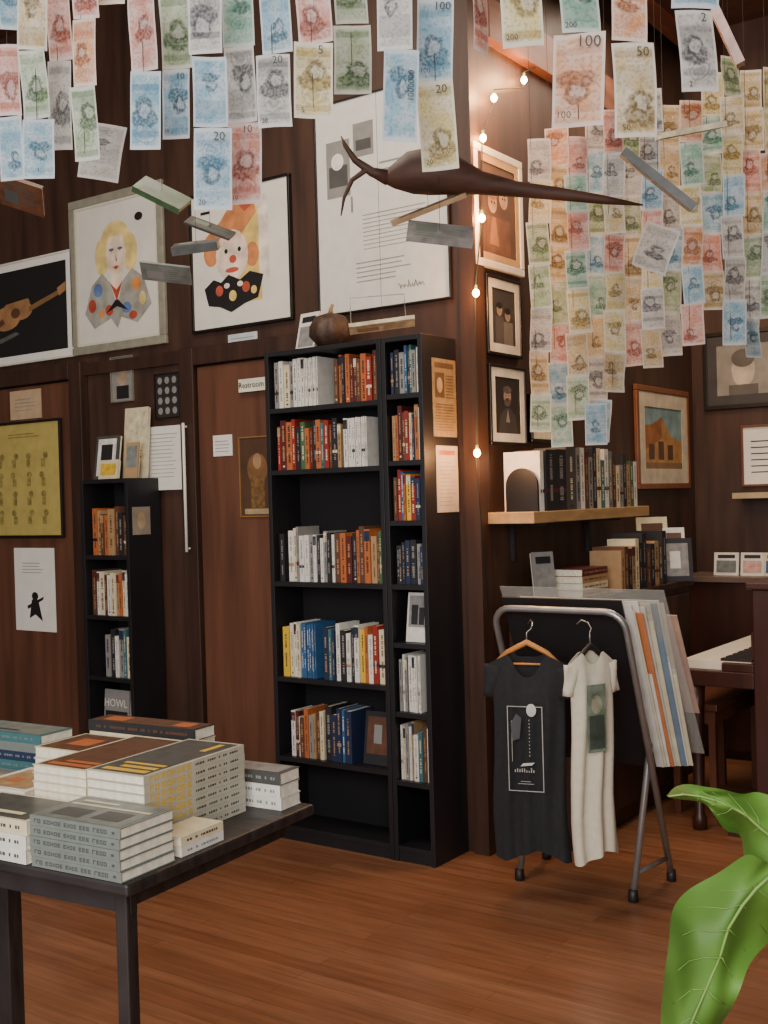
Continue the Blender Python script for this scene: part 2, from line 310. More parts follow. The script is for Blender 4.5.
def picture(label,plane,px,fw,fcol,matw,matcol,paper,art,artm,name='framed_picture',cat='picture',off=.0,thick=.022,pos=None,extra=None):
    p,w,h,rz=pos or wallpos(plane,*px,off+thick)
    t=thing(name,label,cat,p,rz)
    m=MB(); a,b=w/2,h/2
    if fw:
        for (x0,x1,z0,z1) in ((-a,a,b-fw,b),(-a,a,-b,-b+fw),(-a,-a+fw,-b+fw,b-fw),(a-fw,a,-b+fw,b-fw)): m.box(x0,x1,0,thick-.001,z0,z1)
        m.build('frame',fcol,t,bevel=min(.004,fw*.2))
    a-=fw; b-=fw
    if matw:
        m=MB()
        for (x0,x1,z0,z1) in ((-a,a,b-matw,b),(-a,a,-b,-b+matw),(-a,-a+matw,-b+matw,b-matw),(a-matw,a,-b+matw,b-matw)): m.box(x0,x1,.005,.007,z0,z1)
        m.build('mat_board',matcol,t)
    aa,bb=a-matw,b-matw; y0=min(.009,thick-.003) if fw else thick-.003
    m=MB(); m.box(-a,a,y0,y0+.002,-b,b,0)
    for i,(pts,mi) in enumerate(art):
        y=y0-.0003-.00012*i if i<25 else y0-.0033
        m.poly([(-aa+2*aa*u,y,-bb+2*bb*v) for u,v in pts],mi)
    if extra: extra(m,aa,bb,y0-.0036)
    m.build('artwork' if fw else 'print',[paper]+artm,t); return t
FR_B=mat('17120f',.35,.2,10); FR_W=mat('d6d0c0',.4,.1,20); FR_S=mat('8e8878',.35,.15,20,metal=.4); 
BLK,RED,YEL,SKN,ORG,BLU,GRY,GRN,BRN,TANM,WHT,CRM=(mat(h,.5,.12,25) for h in ('1e1b1a','a8452f','d6b55c','dcb79a','c0764a','4a648a','85827c','5d7550','5a3c28','b08a5e','e0dcd2','d6ccae'))
wc_=lambda h:mat(h,.6,.3,14,key='wc')
picture('white-framed picture of a tan guitar on black, upper far left',"A",(-32,260,72,364),.012,FR_W,.035,WHITEP,BLK,
 [(E(.35,.45,.16,.14),1),(E(.52,.52,.12,.11),1),([(.3,.55),(.36,.62),(.6,.65),(.62,.6)],1),(E(.46,.5,.05,.06),2),([(.6,.55),(.92,.68),(.93,.63),(.61,.49)],4),([(.9,.7),(.99,.76),(.99,.66),(.92,.61)],1),([(.26,.42),(.28,.36),(.34,.4),(.32,.46)],2),([(.22,.2),(.3,.17),(.5,.25),(.46,.28)],3)],[wc_('9a7048'),BRN,mat('55524e',.6),mat('7a5a38',.5)])
picture('silver-framed drawing of a blonde woman in a colourful jacket, upper left wall',"A",(70,190,163,350),.042,mat('8c8877',.4,.15,20),.012,mat('cfc8b4',.7,.05,20),mat('d9d4c6',.6,.06,8),
 [(E(.5,.7,.2,.17),3),(E(.32,.62,.09,.14),3),(E(.68,.62,.09,.14),3),([(.42,.32),(.58,.32),(.56,.52),(.44,.52)],1),(E(.5,.62,.125,.17),1),(E(.5,.8,.1,.05),3),(E(.445,.66,.03,.01),7),(E(.555,.66,.03,.01),7),(E(.445,.655,.012,.012),5),(E(.555,.655,.012,.012),5),([(.495,.63),(.5,.57),(.515,.57)],7),([(.46,.53),(.5,.54),(.54,.53),(.5,.51)],2),
  ([(.08,.22),(.18,.42),(.32,.5),(.42,.42),(.5,.24),(.58,.42),(.7,.5),(.84,.42),(.93,.22),(.75,.1),(.55,.16),(.5,.08),(.42,.16),(.2,.1)],4),(E(.26,.38,.06,.05),5),(E(.75,.38,.06,.05),8),(E(.4,.22,.05,.04),2),(E(.62,.22,.06,.04),5),(E(.18,.27,.05,.05),2),(E(.82,.27,.04,.05),3),(E(.3,.2,.04,.03),8),(E(.7,.16,.05,.03),2),([(.36,.2),(.5,.3),(.64,.2),(.5,.24)],6),([(.42,.42),(.5,.28),(.58,.42),(.5,.36)],2),
  (E(.8,.86,.05,.03),6)],[wc_('e3cbb3'),wc_('a8452f'),wc_('dcc27a'),wc_('9a978c'),wc_('5c74a0'),BLK,BRN,wc_('c98446')])
picture('black-framed clown illustration on a yellow patch, beside the tall white poster',"A",(190,184,290,327),.013,FR_B,.0,FR_B,mat('dcd7ca',.6,.06,8),
 [(R(.4,.72,.16,.84),1),(R(.7,.8,.3,.92),4),([(.14,.68),(.3,.78),(.5,.98),(.66,.9),(.68,.8),(.52,.66),(.3,.58)],5),([(.48,.9),(.58,.97),(.64,.86),(.56,.82)],3),(E(.2,.56,.08,.1),5),(E(.63,.5,.07,.09),5),(E(.42,.52,.17,.19),2),(E(.36,.56,.05,.035),4),(E(.5,.56,.05,.035),4),(E(.36,.555,.018,.018),6),(E(.5,.555,.018,.018),6),(E(.43,.49,.038,.03),3),(E(.42,.41,.1,.045),4),(E(.42,.41,.07,.02),3),([(.12,.3),(.22,.36),(.3,.33),(.38,.38),(.5,.33),(.6,.38),(.74,.34),(.68,.18),(.54,.15),(.4,.1),(.28,.15),(.16,.17)],6),
 (E(.28,.27,.04,.04),3),(E(.42,.22,.04,.04),1),(E(.56,.27,.04,.04),3),(E(.36,.3,.03,.02),4),(E(.5,.3,.03,.02),4),(E(.64,.24,.03,.03),1),(R(.1,.2,.86,.88),6)],[wc_('d8b968'),wc_('e2c9b4'),wc_('ab4a35'),wc_('dccdbd'),wc_('c07a48'),BLK])
def post(m,a,b,y):
    m.text('I',.095,(-a*.44,y,b*.0),1)
    pts=[(.25+.018*i+.01*math.sin(i*1.9),-.84+.02*math.sin(i*2.3)+(.03 if i in(0,9,14) else 0)) for i in range(22)]
    m.tube([(u*a,y,v*b) for u,v in pts],.0016,5,1)
picture('tall white poster with two small photos, columns of text and a signature',"A",(316,88,447,308),.007,FR_B,.0,FR_B,mat('d4d1c8',.5,.05,20),
 [(R(.08,.27,.55,.82),1),(R(.3,.46,.72,.88),1),(R(.1,.25,.6,.7),2),(R(.32,.44,.75,.8),2),(E(.17,.72,.05,.04),3)]+lines(.36,.85,.28,.46,9,1,.2,.16)+lines(.3,.8,.13,.24,5,1,.4,.16)+lines(.5,.9,.6,.7,3,1,.4,.2),[GRY,mat('4a4846',.6),WHT],extra=post)
picture('yellow poster of small ink figures in a black frame on the left door',"A",(-14,421,61,538),.014,FR_B,0,FR_B,mat('b3a058',.6,.1,15),
 [(E(.18+.2*(i%4)+random.uniform(-.03,.03),.2+.17*(i//4),.035,.03,8),1) for i in range(16)]+[(R(.15+.2*(i%4),.2+.2*(i%4),.1+.17*(i//4),.17+.17*(i//4)),1) for i in range(16)]+lines(.3,.75,.88,.93,2,1,.2,.3),[mat('8a7c40',.6,.4,40)],off=.037,thick=.018)
picture('white flyer with a small dark ink figure, low on the left door',"A",(15,548,55,631),0,FR_B,0,FR_B,WHITEP,
 [(E(.5,.42,.08,.05),1),([(.35,.15),(.42,.38),(.58,.38),(.68,.12),(.5,.2)],1),([(.3,.3),(.72,.42),(.7,.38),(.32,.26)],1)]+lines(.2,.8,.7,.85,4,2,.3,.2),[BLK,GRY],name='flyer',cat='flyer',off=.03,thick=.004)
picture('small blank beige card above the yellow poster',"A",(10,390,41,419),0,FR_B,0,FR_B,mat('b89c7a',.8,.1,20),lines(.15,.85,.3,.8,4,1,.3,.2),[GRY],name='card',cat='card',off=.03,thick=.004)
picture('small framed photo hung above the low left bookcase',"A",(110,356,132,402),.006,FR_S,.0,WHITEP,GRY,[(E(.5,.55,.25,.2),1),(R(.2,.8,.05,.35),2)],[wc_('a08870'),BLK],thick=.015)
def pins(m,a,b,y):
    for i in range(3):
        for j in range(4): m.poly([(x,y,z) for x,z in E(-a*.6+i*a*.6,-b*.7+j*b*.47,a*.2,b*.17,10)],1)
picture('black board of round lenses between the two doors',"A",(154,373,179,418),.004,FR_B,0,FR_B,mat('2a2624',.5),[],[GRY],name='pin_board',cat='board',thick=.015,extra=pins)
picture('long white typed sheet hung left of the restroom door',"A",(147,426,182,490),0,FR_B,0,FR_B,WHITEP,lines(.12,.9,.2,.93,12,1,.3,.2),[mat('a8a49a',.7)],name='typed_sheet',cat='paper',off=.02,thick=.004)
a=onY(183,423,WA-.07); b=onY(185,552,WA-.07); tag(MB().tube([(a.x,a.y,b.z),(a.x,a.y,a.z)],.007,8).box(a.x-.004,a.x+.004,a.y,WA-.048,a.z-.02,a.z-.012).box(a.x-.004,a.x+.004,a.y,WA-.048,b.z+.012,b.z+.02).build('white_rod',WHITEP),'thin white vertical rod along the edge of the restroom door frame','rod')
picture('small blank white note left on the restroom door',"A",(213,435,232,456),0,FR_B,0,FR_B,WHITEP,lines(.1,.9,.2,.85,4,1,.3,.2),[GRY],name='note',cat='note',off=.03,thick=.004)
picture('brown and gold poster on the restroom door',"A",(239,436,275,517),.006,mat('8a6430',.5),0,WHITEP,mat('4c3220',.6),[(E(.5,.6,.3,.2),1),(R(.3,.7,.1,.5),2),(E(.5,.7,.12,.1),3),(R(.1,.9,.02,.09),4)],[wc_('7a5530'),mat('6b4d28',.6,.5,50),wc_('a07c5c'),wc_('a08c68')],name='poster',cat='poster',off=.03,thick=.008)
picture('black and white sign reading Restroom over the restroom door',"A",(238,378,268,391),0,FR_B,0,FR_B,mat('e0dac4',.6),[],[mat('0c0b0b',.7)],name='restroom_sign',cat='sign',off=.05,thick=.006,extra=lambda m,a,b,y:m.text('Restroom',a*2/4.8,(-a*.12,y,0),1))
picture('small white title card below the clown picture',"A",(228,333,257,347),0,FR_B,0,FR_B,mat('c0c6c9',.7),lines(.1,.9,.2,.85,3,1,.3,.25),[GRY],name='title_card',cat='card',thick=.004)
picture('pale framed portrait of two people, highest beside the fairy lights',"B",(476,152,523,270),.03,FR_W,.03,mat('b8935f',.6),mat('5b4030',.6),[(R(.15,.85,.0,.42),2),(E(.33,.58,.13,.12),1),(E(.66,.66,.13,.12),1),(E(.33,.68,.15,.07),3),(E(.66,.76,.15,.07),4),(E(.3,.58,.02,.015),4),(E(.38,.58,.02,.015),4),(E(.63,.66,.02,.015),4),(E(.7,.66,.02,.015),4),([(.2,.1),(.3,.42),(.4,.42),(.5,.1)],3)],[wc_('b8906f'),wc_('6e4a34'),wc_('94653f'),BLK])
picture('black-framed photo of two figures on pale mount, middle of the corner column',"B",(488,278,522,356),.012,FR_B,.035,mat('cdc4b0',.6),mat('35302c',.6),[(R(.15,.5,.0,.5),2),(R(.5,.9,.0,.42),3),(E(.33,.62,.12,.11),1),(E(.68,.54,.12,.11),1),(E(.33,.7,.13,.06),4),(E(.68,.62,.13,.06),4)],[wc_('9a8068'),mat('4a4440',.6),mat('6a6258',.6),BLK])
picture('dark-framed portrait of a bearded man on pale mount, lowest of the corner column',"B",(491,366,527,445),.012,FR_B,.035,mat('d8d0c0',.6),mat('26211e',.6),[([(.1,.0),(.2,.32),(.42,.46),(.6,.46),(.82,.32),(.92,.0)],2),(E(.5,.66,.15,.15),1),(E(.5,.78,.17,.07),3),(E(.5,.56,.13,.08),3),(E(.5,.6,.05,.015),4),(E(.44,.68,.02,.012),4),(E(.56,.68,.02,.012),4),([(.42,.2),(.5,.44),(.58,.2)],5)],[wc_('9c8674'),mat('3b3632',.6),mat('57504a',.6,.4,40),BLK,GRY])
picture('small dark framed print behind the lower banknotes',"B",(532,396,572,443),.015,FR_B,.03,CRM,mat('8b7a5c',.6),[(R(.2,.8,.2,.6),1)],[BRN])
picture('brown wooden framed painting of a yellow building under blue sky',"B",(638,388,690,489),.03,mat('7c4a2a',.4),.075,mat('cdc0a6',.7),wc_('7f9a9c'),[([(0,0),(1,0),(1,.45),(.7,.55),(.45,.85),(.2,.72),(0,.7)],1),([(0,.3),(.45,.5),(.45,.85),(.2,.72),(0,.7)],4),(R(.1,.25,.15,.4),2),(R(.35,.5,.15,.45),2),(R(.6,.75,.15,.4),2),(R(0,1,0,.1),3)],[wc_('b08350'),BRN,mat('8a6a4a',.6),wc_('98623a')])
picture('wide black-framed picture of a pale portrait near the right edge',"C",(703,329,790,408),.025,FR_B,.05,mat('3c3a3a',.6),mat('8a857c',.6),[(E(.45,.5,.2,.35),1),(E(.45,.72,.2,.18),2),(R(.2,.7,.0,.2),2)],[wc_('b5aa96'),mat('5a554e',.6)])
picture('white handwritten notice in a brown frame at the right edge',"C",(741,424,795,486),.012,mat('6a4026',.5),.0,CRM,WHITEP,lines(.15,.75,.2,.85,6,1,.4,.2),[INK],name='framed_notice',cat='notice')
def sidepos(xl,yt,xr,yb,th):
    X=XN1+th; l=onX(xl,(yt+yb)/2,X); r=onX(xr,(yt+yb)/2,X); t=onX((xl+xr)/2,yt,X); b=onX((xl+xr)/2,yb,X)
    y0=max(l.y,YF+.004); y1=min(r.y,WA-.012); return Vector((X,(y0+y1)/2,(t.z+b.z)/2)),y1-y0,t.z-b.z,rad(90)
picture('tan newspaper-like clipping on the upper side of the narrow bookcase',"B",None,0,FR_B,0,CRM,mat('8a7654',.7,.2,30),[(R(.1,.9,.88,.95),1),(R(.1,.5,.5,.82),2),(E(.3,.66,.12,.1),3)]+lines(.56,.92,.5,.82,8,1,.15,.3)+lines(.1,.92,.08,.44,10,1,.1,.25),[wc_('5c4a34'),wc_('5c4a34'),wc_('a89470')],name='news_clipping',cat='clipping',thick=.004,pos=sidepos(433,360,466,437,.004))
picture('white printed flyer on the side of the narrow bookcase',"B",None,0,FR_B,0,CRM,mat('b0a69a',.7),lines(.12,.9,.1,.8,12,1,.3,.15)+[(R(.15,.85,.86,.93),2)],[mat('8a837a',.7),wc_('a8604c')],name='flyer',cat='flyer',thick=.004,pos=sidepos(437,446,466,512,.004))
p=Vector((XL1+.005,3.72,1.33)); picture('small photo taped to the side of the low left bookcase',"B",None,0,FR_B,0,CRM,mat('8d8070',.7),[(E(.5,.5,.25,.3),1)],[wc_('a89070')],name='photo_print',cat='photo',thick=.005,pos=(p,.11,.13,rad(90)))
z=1.531
faceout('grey framed booklet standing on the low left bookcase',-4.27,3.70,z,.16,.21,('dark','white','black'),cat='booklet',name='booklet',art=[(.1,.9,.08,.93,0),(.25,.75,.4,.8,1)])
faceout('taller cream leaflet behind booklet on the low left bookcase',-4.15,3.775,z,.16,.34,('cream','cream','brown'),cat='leaflet',name='leaflet',lean=5,art=[(.08,.92,.08,.94,0),(.2,.6,.2,.24,1),(.2,.8,.3,.31,1),(.2,.75,.34,.35,1),(.2,.8,.38,.39,1)])
faceout('small yellow-marked card in front on the low left bookcase top',-4.2,3.655,z,.13,.09,('cream','yellow','brown'),cat='card',name='display_card',art=[(.1,.9,.2,.8,0)])
faceout('tan booklet leaning at the right end of the low left bookcase',-4.09,3.70,z,.07,.17,('tan','slate','black'),cat='booklet',name='booklet',rz=rad(15),art=[(.1,.9,.3,.9,0)])
z=2.021
faceout('white booklet standing on the tall wide bookcase top',-3.03,3.71,z,.11,.17,('white','grey','black'),cat='booklet',name='booklet',lean=14,rz=rad(-6))
t=thing('decorative_gourd','round ribbed brown gourd with a stem on the wide bookcase','gourd',(-2.88,3.70,z))
MB().lathe([(.02,0),(.055,.01),(.085,.045),(.083,.085),(.06,.125),(.02,.138),(.012,.14)],48,0,rib=.05).build('gourd_body',mat('3e2c20',.6,.5,40,bump=.4),t)
MB().tube([(0,0,.132),(.004,0,.155),(.014,0,.175)],[.012,.008,.006]).build('stem',mat('8b7348',.7),t)

# ---------------------------------------------------------------- fairy lights
t=thing('string_lights','string of small warm glowing bulbs up the wall corner','string lights',(WB+.02,WA,0))
bp=[(524,80),(494,98),(483,138),(482,218),(476,293),(475,453)]
pts=[onX(x,y,WB+.035) for x,y in bp]; o0=Vector((WB+.02,WA,0))
pts=[Vector((p.x,max(p.y,WA-.06),p.z)) for p in pts]
for p in pts:
    q=p-o0; MB().lathe([(.001,-.017),(.010,-.010),(.0135,0),(.010,.010),(.004,.015)],12,0,q).build('bulb',mat('ffb264',.4,0,1,emit=90),t,smooth=True)
    MB().lathe([(.004,.015),(.006,.016),(.006,.030),(.003,.031)],8,0,q).build('bulb_socket',GRN,t)
    l=bpy.data.lights.new('bulb_light','POINT'); l.energy=6.5; l.color=(1,.48,.2); l.shadow_soft_size=.03; lo=bpy.data.objects.new('bulb_light',l); C.objects.link(lo); lo.location=p+Vector((.06,-.06,0))
cb=[pts[0]-o0+Vector((0,.25,.15))]
for p in pts: cb+= [p-o0+Vector((0,0,.033)),p-o0+Vector((-.005,0,-.03))]
cb.append(Vector((.03,-.03,.95)))
MB().tube(cb,.0022,6).build('cable',mat('1d2a1c',.6),t)

# ---------------------------------------------------------------- wall shelf + books
SX=-2.08; t=thing('wall_shelf','pale wooden wall shelf carrying books beside the corner','shelf',(WB,4.4,1.33))
zsh=1.335
MB().box(WB+.001,SX,3.90,5.02,zsh-.045,zsh).build('shelf_board',mat('a88659',.5,.25,6,stretch=(4,1,4)),t,loc=(-WB,-4.4,-1.33),bevel=.003)
for yy in (4.1,4.8): MB().box(WB+.001,WB+.02,yy,yy+.02,zsh-.2,zsh-.045).box(WB+.02,SX-.05,yy,yy+.02,zsh-.06,zsh-.045).build('bracket',BLK,t,loc=(-WB,-4.4,-1.33))
def yrow(y0,y1,z,xf,segs,where,group):
    k=1
    for f0,f1,n,cols,h0,h1 in segs:
        a=y0+(y1-y0)*f0; b=y0+(y1-y0)*f1; s=(b-a)/n
        for i in range(n):
            c=cols[i%len(cols)]; d=random.uniform(.13,.15); h=random.uniform(h0,h1)
            o=book_bm(s-.001,h,d).build('paperback_book',[cm(c),PAGES,cm(ACC[c]),cm('maroon')],loc=(xf-.015-d/2,a+s/2,z+.0004),rot=(0,0,rad(90)))
            tag(o,f'{c} book, {ORD[k]} from the near end {where}','book',group); a+=s; k+=1
yw0=onX(537,480,SX-.01).y
o=book_bm(.03,.235,.16,cover=[(.08,.9,.1,.9,2)]).build('hardcover_book',[cm('white'),PAGES,cm('white'),cm('black')],loc=(SX-.1,yw0+.06,zsh+.0004),rot=(0,0,rad(90))); tag(o,'large white book at near end of the pale wall shelf','book')
m=MB(); pr=[(-.07,0),(.07,0),(.07,.1)]+[(.07*math.cos(rad(a)),.1+.07*math.sin(rad(a))) for a in range(15,180,15)]+[(-.07,.1)]
m.loft([[(x,0,z_) for x,z_ in pr],[(x,.012,z_) for x,z_ in pr]],0,sm=False); tag(m.build('bookend',mat('14110f',.4),loc=(SX-.09,yw0+.02,zsh+.0004)),'black arched bookend in front of the white book on wall shelf','bookend')
yrow(yw0+.085,4.92,zsh,SX,[(.0,.3,3,['black','black','dark'],.24,.26),(.3,.7,9,['grey','white','brown','grey','black','cream','teal','white','slate'],.19,.26),(.7,1,7,['maroon','cream','grey','black','tan','green','white'],.18,.24)],'of the wall shelf row','books on the pale wall shelf')

# console cabinet along the return wall
CX=-1.98; CY0,CY1=4.02,5.3; CZ=.98
t=thing('low_cabinet','dark brown wooden low cabinet against the wall behind the print rack','cabinet',(0,0,0))
MB().box(WB+.02,CX,CY0,CY1,CZ-.03,CZ).build('top_board',TRIM,t,bevel=.003)
MB().box(WB+.02,CX-.02,CY0+.02,CY1-.02,.06,CZ-.03).build('cabinet_body',WOODD,t)
MB().box(WB+.02,CX-.04,CY0+.04,CY1-.04,0,.06).build('plinth',TRIM,t)
for k in range(2):
    y0=CY0+.04+k*.6; d=MB().box(CX-.02,CX-.004,y0,y0+.58,.09,CZ-.06).build('cabinet_door',WOODD,t,bevel=.003)
    MB().lathe([(.004,0),(.012,.008),(.012,.014),(.003,.018)],12).build('knob',GOLD,d,loc=(CX-.004,y0+.29,.6),rot=(0,rad(90),0))
def glyph(m,yv,z,q,t0,t1,mi,kind):
    """one block letter on a spine: z along the spine, t across"""
    w=q*.26; v=(t1-t0)*.24
    S=[(z,z+w,t0,t1)]
    if kind in (0,3): S.append((z+q-w,z+q,t0,t1))
    if kind in (0,1): S+= [(z+w,z+q-(w if kind==0 else 0),t1-v,t1),(z+w,z+q-(w if kind==0 else 0),t0,t0+v)]
    if kind in (1,3): S.append((z+w,z+q-(w if kind==3 else q*.1),(t0+t1)/2-v/2,(t0+t1)/2+v/2))
    if kind==2: S.append((z+w,z+q,t0,t0+v))
    for a,b,c,d in S: m.poly([(c,yv,a),(d,yv,a),(d,yv,b),(c,yv,b)],mi)
def lying(c,x,y,z,w,l,th,a,label,cat='book',group=None,acc=None,cover=None,acc2='yellow',yel=False,bold=False):
    """closed book lying flat; (x,y) centre; spine faces Rz(a)(-y)"""
    acc=acc or ACC[c]; rot=Matrix.Rotation(a,4,'Z')@Matrix.Rotation(rad(90),4,'Y')
    t=thing('paperback_book',label,cat,(x,y,z),0,group)
    off=Matrix.Rotation(a,4,'Z')@Vector((-l/2,0,th/2))
    e=.0004; cc=min(.0013,th*.08)
    m=MB(); m.box(-th/2,-th/2+cc,-w/2,w/2,0,l).box(th/2-cc,th/2,-w/2,w/2,0,l).box(-th/2+cc,th/2-cc,-w/2,-w/2+cc,0,l)
    yv=-w/2-e; rs=random.Random(5)   # the same title on every copy
    zz=.05*l; lim=.45*l if yel else (.85*l if bold else 0); hh=.34 if yel else .2
    while zz<lim:
        q=rs.uniform(.009,.012) if yel else rs.uniform(.0055,.0075); glyph(m,yv,zz,q,-th*hh,th*hh,2 if yel else 1,rs.randrange(4)); zz+=q+((.003 if yel else .002) if rs.random()<.8 else .008)
    zz+=.01
    while zz<.93*l:
        q=rs.uniform(.0035,.007); tt=th*.12
        m.poly([(-tt,yv,zz),(tt,yv,zz),(tt,yv,zz+q),(-tt,yv,zz+q)],1)
        zz+=q+(.002 if rs.random()<.8 else .01)
    for (z0,z1,y0,y1,mi) in (cover or []):
        x_=-(th/2+e*(1 if mi==3 else 2)); m.poly([(x_,-w/2+y0*w,z1*l),(x_,-w/2+y1*w,z1*l),(x_,-w/2+y1*w,z0*l),(x_,-w/2+y0*w,z0*l)],mi)
    o=m.build('cover',[cm(c),cm(acc),cm(acc2),cart('slate' if bold else acc)],t,loc=off); o.rotation_euler=rot.to_euler()
    m=MB(); m.box(-th/2+cc+.0001,th/2-cc-.0001,-w/2+cc,w/2-.002,.002,l-.002); o=m.build('page_block',PAGES,t,loc=off); o.rotation_euler=rot.to_euler()
    return t
for i,c in enumerate(['tan','cream','tan','maroon']):
    lying(c,-2.12,4.33,CZ+.0005+i*.0285,.17,.24,.028,rad(90),f'{["bottom","second lowest","third lowest","top"][i]} book of the flat pile on the low cabinet',group='flat pile on the low cabinet')
faceout('pale leaning booklet at near end of the low cabinet',-2.15,4.12,CZ+.001,.1,.19,('grey','grey','black'),cat='booklet',name='booklet',rz=rad(60))
yrow(4.5,5.0,CZ,CX,[(0,.45,6,['tan','brown','black','tan','cream','black'],.16,.22),(.45,1,6,['black','brown','black','tan','dark','black'],.17,.24)],'of the row on the low cabinet','books standing on the low cabinet')
faceout('black-framed small photo standing at the far end of low cabinet',-1.99,5.1,CZ+.002,.16,.2,('black','grey','white'),cat='photo',name='standing_photo',rz=rad(35),art=[(.12,.88,.12,.88,0),(.35,.65,.3,.7,1)])
faceout('cream papers propped on the far end of the low cabinet',-2.12,5.17,CZ+.001,.15,.3,('cream','tan','brown'),cat='papers',name='propped_papers',rz=rad(40))
faceout('white leaflet propped between papers and photo on the low cabinet',-2.03,5.2,CZ+.001,.1,.25,('white','grey','brown'),cat='leaflet',name='leaflet',rz=rad(30),lean=12)

# ---------------------------------------------------------------- piano, bench, corner cabinet
PX0,PX1,PY0,PY1=-1.47,-1.05,4.56,5.72; PW=mat('3c221b',.35,.35,4,stretch=(3,3,.4))
t=thing('upright_piano','dark reddish brown upright piano seen from its end at right edge','piano',(0,0,0))
MB().box(PX0,PX1,PY0,PY1,.08,1.0).build('piano_case',PW,t,bevel=.006)
MB().box(PX0+.05,PX1-.05,PY0-.006,PY0,.16,.58).build('end_panel',mat('45281f',.35,.35,4,stretch=(3,3,.4)),t,bevel=.003)
MB().box(PX0-.02,PX1+.02,PY0-.02,PY1+.02,1.0,1.03).build('lid',PW,t,bevel=.006)
MB().box(-1.78,PX0,PY0,PY1,.60,.665).build('keybed',PW,t,bevel=.004)
MB().box(-1.77,PX0,PY1-.04,PY1-.005,.665,.70).build('cheek',PW,t,bevel=.004); MB().box(-1.60,PX0,PY0,PY0+.03,.665,.70).build('cheek',PW,t,bevel=.004)
for yy in (PY0+.01,PY1-.07): MB().lathe([(.03,0),(.03,.05),(.02,.07),(.026,.3),(.03,.5),(.035,.6)],12,0,(-1.72,yy+.03,0)).build('leg',PW,t)
m=MB(); mk=MB(); n=52; y=PY0+.035; s=(PY1-PY0-.08)/n
for i in range(n):
    m.box(-1.775,PX0-.02,y+i*s+.0006,y+(i+1)*s-.0006,.666,.70)
    if i%7 in (0,1,3,4,5) and i<n-1: mk.box(-1.62,PX0-.02,y+(i+1)*s-.006,y+(i+1)*s+.006,.7005,.711)
m.build('white_keys',mat('efe8d8',.35,.03,20),t); mk.build('black_keys',BLK,t)
MB().box(PX0-.02,PX0-.001,PY0+.04,PY1-.04,.712,.82).build('fallboard',PW,t)
MB().box(PX0-.12,PX1,PY0,PY0+.06,0,.08).build('foot_block',PW,t); MB().box(PX0-.12,PX1,PY1-.06,PY1,0,.08).build('foot_block',PW,t)
t=thing('piano_bench','reddish brown wooden piano bench behind the print rack','bench',(-1.85,4.95,0))
RB=mat('643a28',.4,.3,5)
MB().box(-.07,.16,-.2,.45,.46,.49).build('seat',RB,t,bevel=.004)
MB().box(-.05,.14,-.17,.42,.40,.46).build('apron',RB,t)
for sx in (-.05,.11):
    for sy in (-.17,.39): MB().box(sx,sx+.03,sy,sy+.03,0,.40).build('leg',RB,t)
t=thing('corner_cabinet','dark brown sideboard in the far corner carrying small cases','sideboard',(0,0,0)); 
MB().box(WB+.02,-.9,5.83,WC-.01,.92,.95).build('top_board',mat('6a584e',.35,.2,5),t,bevel=.003); MB().box(WB+.04,-.92,5.86,WC-.01,.05,.92).build('cabinet_body',PW,t)
MB().box(WB+.06,-.94,5.9,WC-.02,0,.05).build('plinth',PW,t)
for i,(x,c,w) in enumerate(((716,('white','slate','black'),.13),(742,('white','pink','black'),.12),(766,('cream','blue','black'),.13))):
    p=onY(x+10,575,5.92); faceout(['white and grey','white and pink','cream'][i]+' disc case standing on the far corner sideboard, '+['left','middle','right'][i]+' of three',p.x,5.92,.951,w,.12,c,cat='disc case',name='disc_case')
p=onY(768,494,WC-.1); tag(MB().box(p.x-.17,p.x+.3,WC-.16,WC-.002,p.z-.02,p.z+.01).build('narrow_ledge',mat('b5a17c',.5)),'pale narrow wooden ledge under the framed notice','ledge')

# ---------------------------------------------------------------- print rack
RX0,RX1=-2.08,-1.58
t=thing('print_rack','folding grey steel print rack with crossed tube legs','rack',(-1.83,3.7,0)); o0=Vector((-1.83,3.7,0))
def U(x0,x1,yt,zt,yb):
    c=.07
    top=Vector((0,yt,zt)); bot=Vector((0,yb,.02)); d=(top-bot).normalized()
    P=[Vector((x1,yb,.02)),Vector((x1,0,0))+top-d*c]
    for k in range(1,6):
        a=rad(90*k/6); P.append(Vector((x1-c+c*math.cos(a),0,0))+top-d*c+d*c*math.sin(a))
    P.append(Vector((x1-c,0,0))+top); P.append(Vector((x0+c,0,0))+top)
    for k in range(1,6):
        a=rad(90*k/6); P.append(Vector((x0+c-c*math.sin(a),0,0))+top-d*c+d*c*math.cos(a))
    P+= [Vector((x0,0,0))+top-d*c,Vector((x0,yb,.02))]
    return [p-o0 for p in P]
FX=RX1-.03
MB().tube(U(RX0,RX1,3.57,1.0,3.93),.012,10).build('front_frame',STEEL,t)
MB().tube(U(RX0+.03,FX,3.95,.8,3.66),.012,10).build('rear_frame',STEEL,t)
for (x,y) in ((RX0,3.93),(RX1,3.93),(RX0+.03,3.66),(FX,3.66)): MB().lathe([(.015,0),(.018,.003),(.016,.04),(.012,.042)],12,0,(x-o0.x,y-o0.y,0)).build('rubber_foot',BLK,t)
MB().tube([Vector((FX,3.68,.09))-o0,Vector((RX1,3.915,.09))-o0],.008).build('crossbar',STEEL,t); MB().tube([Vector((RX0+.03,3.68,.09))-o0,Vector((RX0,3.915,.09))-o0],.008).build('crossbar',STEEL,t)
def board(label,name,cat,x0,x1,yt,zt,yb,zb,mt,th=.006,group=None):
    L=math.hypot(yt-yb,zt-zb); ang=math.atan2(yb-yt,zt-zb)
    m=MB(); m.box(x0,x1,0,th,0,L,0)
    o=m.build(name,mt,loc=(0,yb,zb),rot=(ang,0,0)); return tag(o,label,cat,group)
